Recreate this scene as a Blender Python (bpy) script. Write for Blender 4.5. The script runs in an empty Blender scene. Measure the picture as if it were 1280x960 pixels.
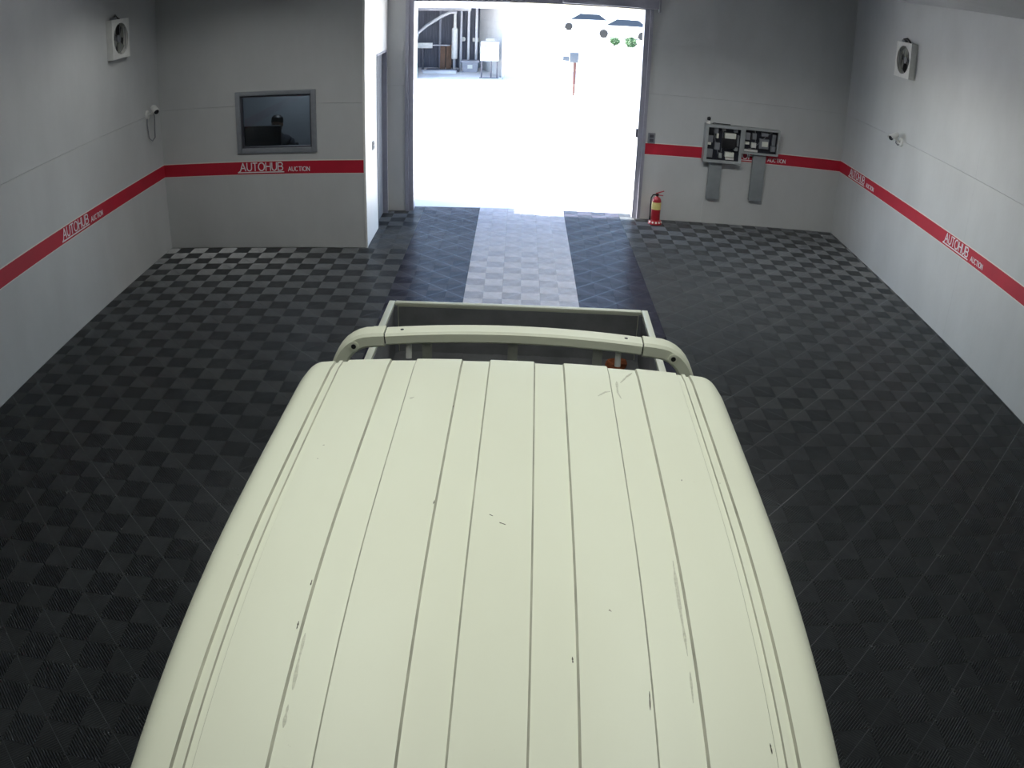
import bpy, bmesh, math, random
from mathutils import Vector, Matrix

random.seed(7)
scene = bpy.context.scene
COL = scene.collection

# ------------------------------------------------------------------ camera
# wide surveillance lens: r_px = F * th * (1 + A * th^2) on the 1280 x 960 frame
F_PX, A_LENS = 1042.2276, -0.0325
CAM = Vector((-0.0915, -10.4863, 3.1861))
YAW, PITCH, ROLL = 0.0034, 0.4769, 0.0344
cf = Vector((math.sin(YAW) * math.cos(PITCH), math.cos(YAW) * math.cos(PITCH), -math.sin(PITCH)))
cr = Vector((math.cos(YAW), -math.sin(YAW), 0))
cu = cr.cross(cf)
cr, cu = cr * math.cos(ROLL) + cu * math.sin(ROLL), cu * math.cos(ROLL) - cr * math.sin(ROLL)
cam = bpy.data.cameras.new('surveillance_camera')
cam_ob = bpy.data.objects.new('surveillance_camera', cam)
COL.objects.link(cam_ob)
cam_ob.matrix_world = Matrix(((cr.x, cu.x, -cf.x, CAM.x), (cr.y, cu.y, -cf.y, CAM.y), (cr.z, cu.z, -cf.z, CAM.z), (0, 0, 0, 1)))
cam.sensor_fit = 'HORIZONTAL'
cam.sensor_width = 36.0
cam.sensor_height = 27.0
cam.lens = 27.5
cam.clip_start = 0.02
cam.clip_end = 500
cam.type = 'PANO'
cam.panorama_type = 'FISHEYE_LENS_POLYNOMIAL'
cam.fisheye_fov = math.pi
cam.fisheye_polynomial_k0 = 0.0
cam.fisheye_polynomial_k1 = -0.034105897
cam.fisheye_polynomial_k2 = -2.98703e-06
cam.fisheye_polynomial_k3 = -9.80772e-07
cam.fisheye_polynomial_k4 = -1.22492e-08
scene.camera = cam_ob

# ------------------------------------------------------------------ light
scene.view_settings.view_transform = 'Standard'
scene.view_settings.look = 'None'
scene.view_settings.gamma = 1.0
scene.view_settings.use_curve_mapping = False
scene.view_settings.exposure = 0.0

world = bpy.data.worlds.new('sky')
scene.world = world
world.use_nodes = True
wn = world.node_tree
bg = wn.nodes['Background']
sky = wn.nodes.new('ShaderNodeTexSky')
sky.sky_type = 'NISHITA'
sky.sun_disc = False
sky.sun_elevation = math.radians(56)
sky.sun_rotation = math.radians(-82)
wn.links.new(sky.outputs['Color'], bg.inputs['Color'])
bg.inputs['Strength'].default_value = 1.0

sun = bpy.data.lights.new('sun', 'SUN')
sun.energy = 32.0
sun.color = (1.0, 0.97, 0.92)
sun.angle = math.radians(0.6)
sun_ob = bpy.data.objects.new('sun', sun)
COL.objects.link(sun_ob)
_d = Vector((-math.cos(math.radians(56)) * math.cos(math.radians(8)), math.cos(math.radians(56)) * math.sin(math.radians(8)), math.sin(math.radians(56))))
sun_ob.rotation_euler = _d.to_track_quat('Z', 'Y').to_euler()


def ceiling_or_fill_lamp(loc, sx, sy, watts, spread, color=(0.98, 1.0, 0.965)):
    l = bpy.data.lights.new('ceiling_or_fill_lamp', 'AREA')
    l.shape = 'RECTANGLE'
    l.size, l.size_y = sx, sy
    l.energy = watts
    l.spread = math.radians(spread)
    l.color = color
    o = bpy.data.objects.new('ceiling_or_fill_lamp', l)
    COL.objects.link(o)
    o.location = loc
    return o


for _x in (-0.75, 0.65):
    ceiling_or_fill_lamp((_x, -8.2, 3.53), 0.25, 3.6, 13.5, 110)
ceiling_or_fill_lamp((1.6, -2.6, 3.53), 3.0, 0.25, 88, 150)
ceiling_or_fill_lamp((-3.0, -2.6, 3.53), 1.4, 0.25, 16, 150)  # added fill lamp, brightens the office front wall
ceiling_or_fill_lamp((-3.2, 1.1, 2.58), 0.5, 0.5, 14, 150)


# ------------------------------------------------------------------ materials
def _nodes(name):
    m = bpy.data.materials.new(name)
    m.use_nodes = True
    nt = m.node_tree
    return m, nt, nt.nodes['Principled BSDF']


MATS = {}


def mat(name, col, rough=0.5, metal=0.0, var=0.0, scale=6.0, bump=0.0, bscale=60.0, spec=0.5, coat=0.0, stretch=(1, 1, 1), var_col=None):
    """Principled material; object-space noise varies the base colour by VAR and gives fine relief."""
    if name in MATS:
        return MATS[name]
    m, nt, b = _nodes(name)
    b.inputs['Base Color'].default_value = (*col, 1)
    b.inputs['Roughness'].default_value = rough
    b.inputs['Metallic'].default_value = metal
    b.inputs['Specular IOR Level'].default_value = spec
    b.inputs['Coat Weight'].default_value = coat
    b.inputs['Coat Roughness'].default_value = 0.12
    if var or bump:
        tc = nt.nodes.new('ShaderNodeTexCoord')
        mp = nt.nodes.new('ShaderNodeMapping')
        mp.inputs['Scale'].default_value = stretch
        nt.links.new(tc.outputs['Object'], mp.inputs['Vector'])
    if var:
        n = nt.nodes.new('ShaderNodeTexNoise')
        n.inputs['Scale'].default_value = scale
        n.inputs['Detail'].default_value = 5
        n.inputs['Roughness'].default_value = 0.6
        nt.links.new(mp.outputs['Vector'], n.inputs['Vector'])
        r = nt.nodes.new('ShaderNodeValToRGB')
        r.color_ramp.elements[0].position = 0.3
        r.color_ramp.elements[1].position = 0.7
        lo = var_col or tuple(c * (1 - var) for c in col)
        r.color_ramp.elements[0].color = (*lo, 1)
        r.color_ramp.elements[1].color = (*[min(1, c * (1 + var * 0.4)) for c in col], 1)
        nt.links.new(n.outputs['Fac'], r.inputs['Fac'])
        nt.links.new(r.outputs['Color'], b.inputs['Base Color'])
    if bump:
        n2 = nt.nodes.new('ShaderNodeTexNoise')
        n2.inputs['Scale'].default_value = bscale
        n2.inputs['Detail'].default_value = 4
        nt.links.new(mp.outputs['Vector'], n2.inputs['Vector'])
        bp = nt.nodes.new('ShaderNodeBump')
        bp.inputs['Strength'].default_value = bump
        bp.inputs['Distance'].default_value = 0.01
        nt.links.new(n2.outputs['Fac'], bp.inputs['Height'])
        nt.links.new(bp.outputs['Normal'], b.inputs['Normal'])
    MATS[name] = m
    return m


def glass_mat(name, tint, refl_rough=0.02):
    m = bpy.data.materials.new(name)
    m.use_nodes = True
    nt = m.node_tree
    nt.nodes.clear()
    out = nt.nodes.new('ShaderNodeOutputMaterial')
    mix = nt.nodes.new('ShaderNodeMixShader')
    tr = nt.nodes.new('ShaderNodeBsdfTransparent')
    tr.inputs['Color'].default_value = (*tint, 1)
    gl = nt.nodes.new('ShaderNodeBsdfGlossy')
    gl.inputs['Roughness'].default_value = refl_rough
    fr = nt.nodes.new('ShaderNodeFresnel')
    fr.inputs['IOR'].default_value = 1.5
    nt.links.new(fr.outputs['Fac'], mix.inputs['Fac'])
    nt.links.new(tr.outputs[0], mix.inputs[1])
    nt.links.new(gl.outputs[0], mix.inputs[2])
    nt.links.new(mix.outputs[0], out.inputs['Surface'])
    return m


M_WALL = mat('wall_paint', (0.535, 0.545, 0.54), 0.55, var=0.10, scale=1.3, bump=0.10, bscale=40, stretch=(1, 1, 0.5))
M_WALL_DAYLIT = mat('daylit_wall_paint', (0.86, 0.86, 0.85), 0.4, var=0.04, scale=1.3)  # office side wall: daylight from the door put into a whiter base colour
M_JOINT = mat('panel_joint', (0.30, 0.31, 0.31), 0.8, var=0.2, scale=12)
M_CEIL = mat('ceiling_paint', (0.55, 0.56, 0.56), 0.7, var=0.06, scale=2)
M_RED = mat('red_stripe_vinyl', (0.47, 0.008, 0.030), 0.6, var=0.12, scale=3)
M_LETTER = mat('white_vinyl_lettering', (0.80, 0.74, 0.76), 0.45, var=0.05, scale=30)
M_EDGE = mat('stripe_edge_line', (0.72, 0.68, 0.62), 0.5, var=0.05, scale=20)
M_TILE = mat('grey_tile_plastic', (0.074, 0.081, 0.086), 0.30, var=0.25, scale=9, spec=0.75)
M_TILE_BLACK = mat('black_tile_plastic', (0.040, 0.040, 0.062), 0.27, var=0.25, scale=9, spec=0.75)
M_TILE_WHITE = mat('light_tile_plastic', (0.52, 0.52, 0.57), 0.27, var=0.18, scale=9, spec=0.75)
M_TILE_BASE = mat('tile_base_mesh', (0.012, 0.014, 0.015), 0.8, var=0.3, scale=30)
M_SLAB = mat('concrete_slab', (0.10, 0.10, 0.10), 0.9, var=0.2, scale=4)
M_STEEL = mat('grey_steel_frame', (0.36, 0.36, 0.42), 0.4, 0.3, var=0.12, scale=8)
M_DSTEEL = mat('dark_steel', (0.09, 0.09, 0.11), 0.45, 0.4, var=0.2, scale=8)
M_ALU = mat('aluminium_frame', (0.33, 0.35, 0.38), 0.38, 0.5, var=0.1, scale=14)
M_WHITEP = mat('white_plastic', (0.72, 0.72, 0.69), 0.4, var=0.08, scale=14)
M_BLACKP = mat('black_plastic', (0.012, 0.012, 0.014), 0.35, var=0.2, scale=20)
M_GREYP = mat('grey_plastic', (0.22, 0.23, 0.25), 0.45, var=0.12, scale=18)
M_CABGREY = mat('cabinet_grey_paint', (0.36, 0.38, 0.38), 0.45, 0.1, var=0.12, scale=10)
M_DUCT = mat('grey_cable_duct', (0.24, 0.26, 0.27), 0.5, var=0.12, scale=10)
M_NAVY = mat('dark_equipment_plate', (0.018, 0.020, 0.034), 0.5, var=0.3, scale=25)
M_LABELW = mat('paper_label', (0.75, 0.76, 0.68), 0.6, var=0.08, scale=40)
M_EXT = mat('extinguisher_red_paint', (0.38, 0.015, 0.025), 0.28, var=0.1, scale=20, coat=0.4)
M_YEL = mat('yellow_label', (0.72, 0.62, 0.22), 0.5, var=0.15, scale=60)
M_GLASS = glass_mat('window_glass', (0.55, 0.60, 0.66))
M_CARGLASS = mat('car_glass_tint', (0.01, 0.012, 0.014), 0.05, var=0.1, scale=5, spec=0.8)
M_RUBBER = mat('tyre_rubber', (0.015, 0.015, 0.015), 0.8, var=0.2, scale=30)
M_RIM = mat('steel_wheel_rim', (0.45, 0.45, 0.46), 0.35, 0.8, var=0.1, scale=20)
M_AMBER = mat('amber_lens', (0.7, 0.22, 0.02), 0.2, var=0.05, scale=40)
M_LAMPG = mat('headlamp_lens', (0.75, 0.77, 0.8), 0.1, var=0.05, scale=40)
M_CONC = mat('outdoor_concrete', (0.68, 0.67, 0.65), 0.85, var=0.10, scale=0.8, bump=0.1, bscale=30)
M_CLOTH = mat('dark_jacket_fabric', (0.02, 0.024, 0.035), 0.9, var=0.2, scale=30)
M_SKIN = mat('skin', (0.35, 0.20, 0.14), 0.55, var=0.08, scale=30)
M_HAIR = mat('black_hair', (0.008, 0.008, 0.008), 0.5, var=0.2, scale=80)
M_DESK = mat('office_desk_board', (0.16, 0.15, 0.14), 0.6, var=0.1, scale=6)
M_OFFICE = mat('office_wall_paint', (0.40, 0.43, 0.46), 0.7, var=0.05, scale=3)
M_CORR = mat('corrugated_sheet', (0.28, 0.29, 0.34), 0.55, 0.3, var=0.2, scale=2, stretch=(4, 4, 0.3))
M_SHEDW = mat('shed_white_wall', (0.70, 0.70, 0.70), 0.7, var=0.10, scale=2)
M_PIPE = mat('galvanised_pipe', (0.55, 0.56, 0.60), 0.4, 0.4, var=0.12, scale=8)
M_CRATE = mat('grey_crate_plastic', (0.34, 0.35, 0.40), 0.5, var=0.1, scale=10)
M_BROWN = mat('brown_board', (0.20, 0.12, 0.08), 0.8, var=0.25, scale=5)
M_POST = mat('red_brown_post', (0.075, 0.022, 0.016), 0.6, var=0.2, scale=12)
M_SIGN = mat('grey_blue_sign', (0.055, 0.07, 0.09), 0.5, var=0.12, scale=10)
M_LEAF = mat('hedge_leaves', (0.06, 0.13, 0.055), 0.7, var=0.5, scale=8)
M_RUSTY = mat('rust_brown_strap', (0.40, 0.12, 0.045), 0.8, var=0.4, scale=40, bump=0.3, bscale=80)
M_BED = mat('bed_lining_grey', (0.21, 0.215, 0.22), 0.55, var=0.25, scale=5, bump=0.1, bscale=50)
M_SLAT = mat('guard_slat_grey', (0.24, 0.25, 0.22), 0.6, var=0.15, scale=20)


def truck_paint():
    """Cream white paint with faint stains and fine dark specks."""
    m, nt, b = _nodes('cream_white_truck_paint')
    b.inputs['Roughness'].default_value = 0.5
    b.inputs['Coat Weight'].default_value = 0.06
    b.inputs['Coat Roughness'].default_value = 0.22
    tc = nt.nodes.new('ShaderNodeTexCoord')
    mp = nt.nodes.new('ShaderNodeMapping')
    mp.inputs['Scale'].default_value = (1.6, 0.8, 1)
    nt.links.new(tc.outputs['Object'], mp.inputs['Vector'])
    n = nt.nodes.new('ShaderNodeTexNoise')
    n.inputs['Scale'].default_value = 1.6
    n.inputs['Detail'].default_value = 6
    nt.links.new(mp.outputs['Vector'], n.inputs['Vector'])
    r = nt.nodes.new('ShaderNodeValToRGB')
    r.color_ramp.elements[0].position = 0.25
    r.color_ramp.elements[1].position = 0.75
    r.color_ramp.elements[0].color = (0.75, 0.77, 0.61, 1)
    r.color_ramp.elements[1].color = (0.79, 0.82, 0.66, 1)
    nt.links.new(n.outputs['Fac'], r.inputs['Fac'])
    v = nt.nodes.new('ShaderNodeTexNoise')
    v.inputs['Scale'].default_value = 38
    v.inputs['Detail'].default_value = 3
    nt.links.new(tc.outputs['Object'], v.inputs['Vector'])
    r2 = nt.nodes.new('ShaderNodeValToRGB')
    r2.color_ramp.elements[0].position = 0.765
    r2.color_ramp.elements[1].position = 0.80
    r2.color_ramp.elements[0].color = (0, 0, 0, 1)
    r2.color_ramp.elements[1].color = (1, 1, 1, 1)
    nt.links.new(v.outputs['Fac'], r2.inputs['Fac'])
    mx = nt.nodes.new('ShaderNodeMix')
    mx.data_type = 'RGBA'
    nt.links.new(r2.outputs['Color'], mx.inputs[0])
    nt.links.new(r.outputs['Color'], mx.inputs[6])
    mx.inputs[7].default_value = (0.25, 0.22, 0.16, 1)
    nt.links.new(mx.outputs[2], b.inputs['Base Color'])
    MATS['truck_paint'] = m
    return m


M_TRUCK = truck_paint()
M_GROOVE = mat('groove_dirt', (0.50, 0.50, 0.40), 0.7, var=0.35, scale=14, stretch=(1, 0.3, 1))


# ------------------------------------------------------------------ mesh helpers
class MB:
    def __init__(self):
        self.v, self.f, self.mi = [], [], []

    def face(self, pts, mi=0):
        n = len(self.v)
        self.v += [tuple(p) for p in pts]
        self.f.append(tuple(range(n, n + len(pts))))
        self.mi.append(mi)

    def grid(self, rows, closed_u=False, mi=0, cap=False):
        n = len(self.v)
        nu = len(rows[0])
        for r in rows:
            self.v += [tuple(p) for p in r]
        for i in range(len(rows) - 1):
            for j in range(nu if closed_u else nu - 1):
                a, b = n + i * nu + j, n + i * nu + (j + 1) % nu
                self.f.append((a, b, b + nu, a + nu))
                self.mi.append(mi)
        if cap:
            self.f.append(tuple(n + j for j in reversed(range(nu))))
            k = n + (len(rows) - 1) * nu
            self.f.append(tuple(k + j for j in range(nu)))
            self.mi += [mi, mi]
        return self

    def box(self, lo, hi, mi=0, rot=None, piv=None, bev=0.0):
        (x0, y0, z0), (x1, y1, z1) = lo, hi
        b = min(bev, (x1 - x0) / 2.01, (y1 - y0) / 2.01, (z1 - z0) / 2.01)
        if b > 0:
            bm = bmesh.new()
            bmesh.ops.create_cube(bm, size=1)
            for q in bm.verts:
                q.co = Vector(((x0 + x1) / 2 + q.co.x * (x1 - x0), (y0 + y1) / 2 + q.co.y * (y1 - y0), (z0 + z1) / 2 + q.co.z * (z1 - z0)))
            bmesh.ops.bevel(bm, geom=bm.edges[:] + bm.verts[:], offset=b, segments=2, affect='EDGES', profile=0.6)
            bm.verts.index_update()
            vs = [q.co.copy() for q in bm.verts]
            fs = [tuple(q.index for q in fc.verts) for fc in bm.faces]
            bm.free()
        else:
            vs = [Vector(p) for p in ((x0, y0, z0), (x1, y0, z0), (x1, y1, z0), (x0, y1, z0), (x0, y0, z1), (x1, y0, z1), (x1, y1, z1), (x0, y1, z1))]
            fs = [(3, 2, 1, 0), (4, 5, 6, 7), (0, 1, 5, 4), (1, 2, 6, 5), (2, 3, 7, 6), (3, 0, 4, 7)]
        if rot is not None:
            c = Vector(piv) if piv else Vector(((x0 + x1) / 2, (y0 + y1) / 2, (z0 + z1) / 2))
            vs = [c + rot @ (p - c) for p in vs]
        n = len(self.v)
        self.v += [tuple(p) for p in vs]
        self.f += [tuple(n + i for i in f) for f in fs]
        self.mi += [mi] * len(fs)
        return self

    def tube(self, path, rad, seg=10, mi=0, cap=True):
        path = [Vector(p) for p in path]
        rows = []
        up = None
        for i, p in enumerate(path):
            t = (path[min(i + 1, len(path) - 1)] - path[max(i - 1, 0)]).normalized()
            if up is None:
                up = Vector((0, 0, 1)) if abs(t.z) < 0.9 else Vector((1, 0, 0))
            a = t.cross(up).normalized()
            bb = a.cross(t).normalized()
            up = bb
            r = rad[i] if isinstance(rad, (list, tuple)) else rad
            rows.append([p + (a * math.cos(q) + bb * math.sin(q)) * r for q in [2 * math.pi * k / seg for k in range(seg)]])
        return self.grid(rows, True, mi, cap)

    def lathe(self, prof, center=(0, 0, 0), axis=(0, 0, 1), seg=20, mi=0, cap=True):
        """PROF: (radius, height along AXIS) pairs."""
        c = Vector(center)
        t = Vector(axis).normalized()
        up = Vector((0, 0, 1)) if abs(t.z) < 0.9 else Vector((1, 0, 0))
        a = up.cross(t).normalized()
        bb = t.cross(a).normalized()
        rows = [[c + t * h + (a * math.cos(q) + bb * math.sin(q)) * max(r, 1e-4) for q in [2 * math.pi * k / seg for k in range(seg)]] for r, h in prof]
        return self.grid(rows, True, mi, cap)

    def sweep(self, path, w, h, side, mi=0):
        """Rectangular section W (along SIDE) x H swept along PATH."""
        path = [Vector(p) for p in path]
        s = Vector(side).normalized()
        rows = []
        for i, p in enumerate(path):
            t = (path[min(i + 1, len(path) - 1)] - path[max(i - 1, 0)]).normalized()
            n = t.cross(s).normalized()
            hw, hh = w / 2, h / 2
            b = min(hw, hh) * 0.35
            pts = [(-hw + b, hh), (hw - b, hh), (hw, hh - b), (hw, -hh + b), (hw - b, -hh), (-hw + b, -hh), (-hw, -hh + b), (-hw, hh - b)]
            rows.append([p + s * x + n * y for x, y in pts])
        return self.grid(rows, True, mi, True)

    def mesh(self, name, mats):
        me = bpy.data.meshes.new(name)
        me.from_pydata(self.v, [], self.f)
        for m in (mats if isinstance(mats, (list, tuple)) else [mats]):
            me.materials.append(m)
        if any(self.mi):
            me.polygons.foreach_set('material_index', self.mi)
        me.update()
        return me

    def build(self, name, mats, parent=None, smooth=False, recalc=True):
        me = self.mesh(name, mats)
        if recalc or smooth:
            bm = bmesh.new()
            bm.from_mesh(me)
            if smooth:
                bmesh.ops.remove_doubles(bm, verts=bm.verts, dist=1e-5)
            bmesh.ops.recalc_face_normals(bm, faces=bm.faces)
            bm.to_mesh(me)
            bm.free()
        if smooth:
            for p in me.polygons:
                p.use_smooth = True
            me.set_sharp_from_angle(angle=math.radians(28))
        return link(name, me, parent)


def link(name, me, parent=None):
    o = bpy.data.objects.new(name, me)
    COL.objects.link(o)
    if parent is not None:
        o.parent = parent
    return o


def tag(o, label=None, cat=None, group=None, kind=None):
    if label:
        o['label'] = label
    if cat:
        o['category'] = cat
    if group:
        o['group'] = group
    if kind:
        o['kind'] = kind
    return o


def thing(name, label, cat, loc=(0, 0, 0), rz=0.0, group=None):
    o = bpy.data.objects.new(name, None)
    COL.objects.link(o)
    o.location = loc
    o.rotation_euler = (0, 0, rz)
    return tag(o, label, cat, group)


def struct(o):
    return tag(o, kind='structure')


def bx(name, lo, hi, m, parent=None, bev=0.0):
    return MB().box(lo, hi, bev=bev).build(name, m, parent, smooth=bev > 0)


# ------------------------------------------------------------------ room shell
XL, XR, YB, YO, XO, YF, ZC = -4.54, 4.63, 0.95, -0.78, -1.90, -12.4, 3.57
DL, DR, DZ = -1.65, 1.68, 3.0       # rough opening of the vehicle door
ZSEAM = 1.82
ZS0, ZS1 = 0.953, 1.112             # red stripe
WT = 0.22


def wall(name, core, panels, pm=None):
    pm = pm or M_WALL
    return _wall(name, core, panels, pm)


def _wall(name, core, panels, pm):
    """core: list of (lo, hi) boxes; panels: list of lists of boxes, one list per panel."""
    mb = MB()
    for lo, hi in core:
        mb.box(lo, hi)
    w = struct(mb.build(name, M_JOINT))
    for boxes in panels:
        p = MB()
        for lo, hi in boxes:
            p.box(lo, hi)
        p.build('wall_panel', pm, w)
    return w


G = 0.0016   # half joint width
T = 0.012    # panel thickness


def panel_rows(a0, a1, cuts, fn):
    """Panels between a0 and a1 cut at CUTS, in two heights; FN(a, b, z0, z1) gives boxes."""
    e = [a0] + list(cuts) + [a1]
    out = []
    for a, b in zip(e, e[1:]):
        v = 0.0003
        out.append(fn(a + (v if a != a0 else 0), b - (v if b != a1 else 0), 0.0, ZSEAM - G))
        out.append(fn(a + (v if a != a0 else 0), b - (v if b != a1 else 0), ZSEAM + G, ZC))
    return out


wall_left = wall('wall_left', [((XL - WT, YF, -0.1), (XL - T, YO + 0.1, ZC))],
                 panel_rows(YF, YO, [-10.0, -7.6, -5.2, -2.8], lambda a, b, z0, z1: [((XL - T, a, z0), (XL, b, z1))]))
wall_right = wall('wall_right', [((XR + T, YF, -0.1), (XR + WT, YB + 0.3, ZC))],
                  panel_rows(YF, YB, [-10.1, -7.7, -5.3, -2.9, -0.5], lambda a, b, z0, z1: [((XR, a, z0), (XR + T, b, z1))]))
wall_back = wall('wall_back', [((DR, YB + T, -0.1), (XR + WT, YB + WT, ZC)), ((XO - 0.12, YB + T, -0.1), (DL, YB + WT, ZC)), ((DL, YB + T, DZ + 0.06), (DR, YB + WT, ZC))],
                 panel_rows(DR, XR, [2.58], lambda a, b, z0, z1: [((a, YB, z0), (b, YB + T, z1))])
                 + [[((XO, YB, 0), (DL, YB + T, ZSEAM - G))], [((XO, YB, ZSEAM + G), (DL, YB + T, ZC))], [((DL, YB, DZ + 0.06), (DR, YB + T, ZC))]])
WX0, WX1, WZ0, WZ1 = -3.50, -2.50, 1.232, 1.985   # office window
oy0, oy1 = YO + T, YO + 0.12
core = [((XL, oy0, -0.1), (WX0, oy1, ZC)), ((WX1, oy0, -0.1), (XO - T, oy1, ZC)), ((WX0, oy0, -0.1), (WX1, oy1, WZ0)), ((WX0, oy0, WZ1), (WX1, oy1, ZC))]
wall_office = wall('wall_office', core, [
    [((XL, YO, 0), (WX0, oy0, ZSEAM - G)), ((WX0, YO, 0), (WX1, oy0, WZ0)), ((WX1, YO, 0), (XO, oy0, ZSEAM - G))],
    [((XL, YO, ZSEAM + G), (WX0, oy0, ZC)), ((WX0, YO, WZ1), (WX1, oy0, ZC)), ((WX1, YO, ZSEAM + G), (XO, oy0, ZC))]])
SD0, SD1, SDZ = 0.06, 0.84, 2.33    # doorway in the office side wall
wall_office_side = wall('wall_office_side', [((XO - 0.12, YO + 0.12, -0.1), (XO - T, SD0, ZC)), ((XO - 0.12, SD1, -0.1), (XO - T, YB + T, ZC)), ((XO - 0.12, SD0, SDZ), (XO - T, SD1, ZC))],
                        [[((XO - T, YO + T, 0), (XO, SD0, ZC))], [((XO - T, SD1, 0), (XO, YB, SDZ))], [((XO - T, SD0, SDZ), (XO, YB, ZC))]], M_WALL_DAYLIT)
wall_rear = wall('wall_rear', [((XL - WT, YF - WT, -0.1), (XR + WT, YF - T, ZC))],
                 panel_rows(XL, XR, [-2.2, 0.2, 2.6], lambda a, b, z0, z1: [((a, YF - T, z0), (b, YF, z1))]))
ceiling = struct(bx('ceiling', (XL - WT, YF - WT, ZC), (XR + WT, YB + WT, ZC + 0.15), M_CEIL))
trim_1 = struct(bx('trim_1', (XO - 0.02, YO - 0.006, 0), (XO + 0.006, YO + 0.02, ZC), M_WHITEP))

# office behind the window
struct(bx('wall_office_inner_back', (XL, 1.62, 0), (XO, 1.74, 2.7), M_OFFICE))
struct(bx('wall_office_inner_left', (XL - WT, YO + 0.1, -0.1), (XL, 1.74, 2.7), M_OFFICE))
struct(bx('wall_office_inner_right', (XO - 0.12, YB + T, -0.1), (XO, 1.74, 2.7), M_OFFICE))
struct(bx('ceiling_office', (XL, YO + 0.12, 2.6), (XO - 0.12, 1.62, 2.7), M_CEIL))
struct(bx('floor_office', (XL, YO + 0.12, -0.1), (XO - 0.12, 1.62, 0.0), M_SLAB))

# ---- red stripe with lettering
def stripe(w, p0, p1, nrm):
    """Band from P0 to P1 (x, y) on a wall whose inward normal is NRM."""
    n = Vector((*nrm, 0))
    for (z0, z1, m, t, nm) in ((ZS0, ZS1, M_RED, 0.0015, 'stripe'), (ZS1, ZS1 + 0.012, M_EDGE, 0.0012, 'stripe_edge'), (ZS0 - 0.010, ZS0, M_EDGE, 0.0012, 'stripe_edge')):
        a, b = Vector((*p0, z0)), Vector((*p1, z1)) + n * t
        MB().box([min(a[i], b[i]) for i in range(3)], [max(a[i], b[i]) for i in range(3)]).build(nm, m, w)


stripe(wall_left, (XL, YF), (XL, YO), (1, 0))
stripe(wall_right, (XR, YF), (XR, YB), (-1, 0))
stripe(wall_back, (DR, YB), (XR, YB), (0, -1))
stripe(wall_office, (XL, YO), (XO, YO), (0, -1))


def arc(cx, cy, rx, ry, a0, a1, n=10):
    return [(cx + rx * math.cos(math.radians(a0 + (a1 - a0) * i / n)), cy + ry * math.sin(math.radians(a0 + (a1 - a0) * i / n))) for i in range(n + 1)]


LET = {
    'A': (0.95, [[(0, 0), (0.5, 1), (1, 0)], [(0.22, 0.34), (0.78, 0.34)]]),
    'U': (0.82, [[(0, 1), (0, 0.42)] + arc(0.5, 0.42, 0.5, 0.42, 180, 360) + [(1, 0.42), (1, 1)]]),
    'T': (0.72, [[(0, 1), (1, 1)], [(0.5, 1), (0.5, 0)]]),
    'O': (1.05, [arc(0.5, 0.5, 0.5, 0.5, 0, 360, 22)]),
    'H': (0.80, [[(0, 0), (0, 1)], [(1, 0), (1, 1)], [(0, 0.52), (1, 0.52)]]),
    'B': (0.82, [[(0, 0), (0, 1)], [(0, 1)] + arc(0.55, 0.76, 0.38, 0.24, 90, -90) + [(0, 0.52)], [(0, 0.52), (0.5, 0.52)] + arc(0.55, 0.26, 0.45, 0.26, 90, -90) + [(0, 0)]]),
    'C': (0.95, [arc(0.5, 0.5, 0.5, 0.5, 50, 310, 16)]),
    'I': (0.10, [[(0.5, 0), (0.5, 1)]]),
    'N': (0.80, [[(0, 0), (0, 1), (1, 0), (1, 1)]]),
}


def lettering(w, text, origin, udir, nrm, width, h, th, underline=0.0, name='lettering'):
    o, u, n, k = Vector(origin), Vector((*udir, 0)), Vector((*nrm, 0)), Vector((0, 0, 1))
    gap = 0.26
    tot = sum(LET[c][0] for c in text) + gap * (len(text) - 1)
    s = width / tot
    mb = MB()
    lift = 0.0035
    nseg = [0]

    def seg(p, q):
        p, q = Vector(p), Vector(q)
        d = (q - p)
        L = d.length
        if L < 1e-6:
            return
        d /= L
        e = Vector((-d.y, d.x)) * th / 2
        p2, q2 = p - d * th * 0.35, q + d * th * 0.35
        nseg[0] += 1
        f = [o + u * c.x + k * c.y + n * (lift + 0.00004 * nseg[0]) for c in (p2 - e, q2 - e, q2 + e, p2 + e)]
        g = [c - n * 0.002 for c in f]
        mb.face(f)
        for i in range(4):
            mb.face((f[i], g[i], g[(i + 1) % 4], f[(i + 1) % 4]))
    x = 0
    for c in text:
        wd, strokes = LET[c]
        for st in strokes:
            for a, b in zip(st, st[1:]):
                seg((x + a[0] * wd * s, a[1] * h), (x + b[0] * wd * s, b[1] * h))
        x += (wd + gap) * s
    if underline:
        seg((-0.004, -0.004), (-0.028, -underline))
        seg((-0.028, -underline), (width + 0.012, -underline))
    mb.build(name, M_LETTER, w, recalc=True)


def logo(w, base, udir, nrm):
    """AUTOHUB with its underline, then the small AUCTION."""
    u = Vector((*udir, 0))
    b = Vector((*base, 0))
    a = b + u * 0.02
    lettering(w, 'AUTOHUB', (a.x, a.y, 0.998), udir, nrm, 0.555, 0.098, 0.013, 0.020)
    c = b + u * 0.645
    lettering(w, 'AUCTION', (c.x, c.y, 0.986), udir, nrm, 0.27, 0.052, 0.008)


logo(wall_left, (XL, -3.48), (0, 1), (1, 0))
logo(wall_left, (XL, -7.1), (0, 1), (1, 0))
logo(wall_office, (-3.51, YO), (1, 0), (0, -1))
logo(wall_back, (2.84, YB), (1, 0), (0, -1))
logo(wall_right, (XR, 0.56), (0, -1), (-1, 0))
logo(wall_right, (XR, -2.47), (0, -1), (-1, 0))

# ------------------------------------------------------------------ floor of interlocking ribbed tiles
floor = struct(bx('floor', (XL - WT, YF - WT, -0.12), (XR + WT, YB + 0.24, -0.0125), M_SLAB))
TS, NR = 0.4, 9


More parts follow.
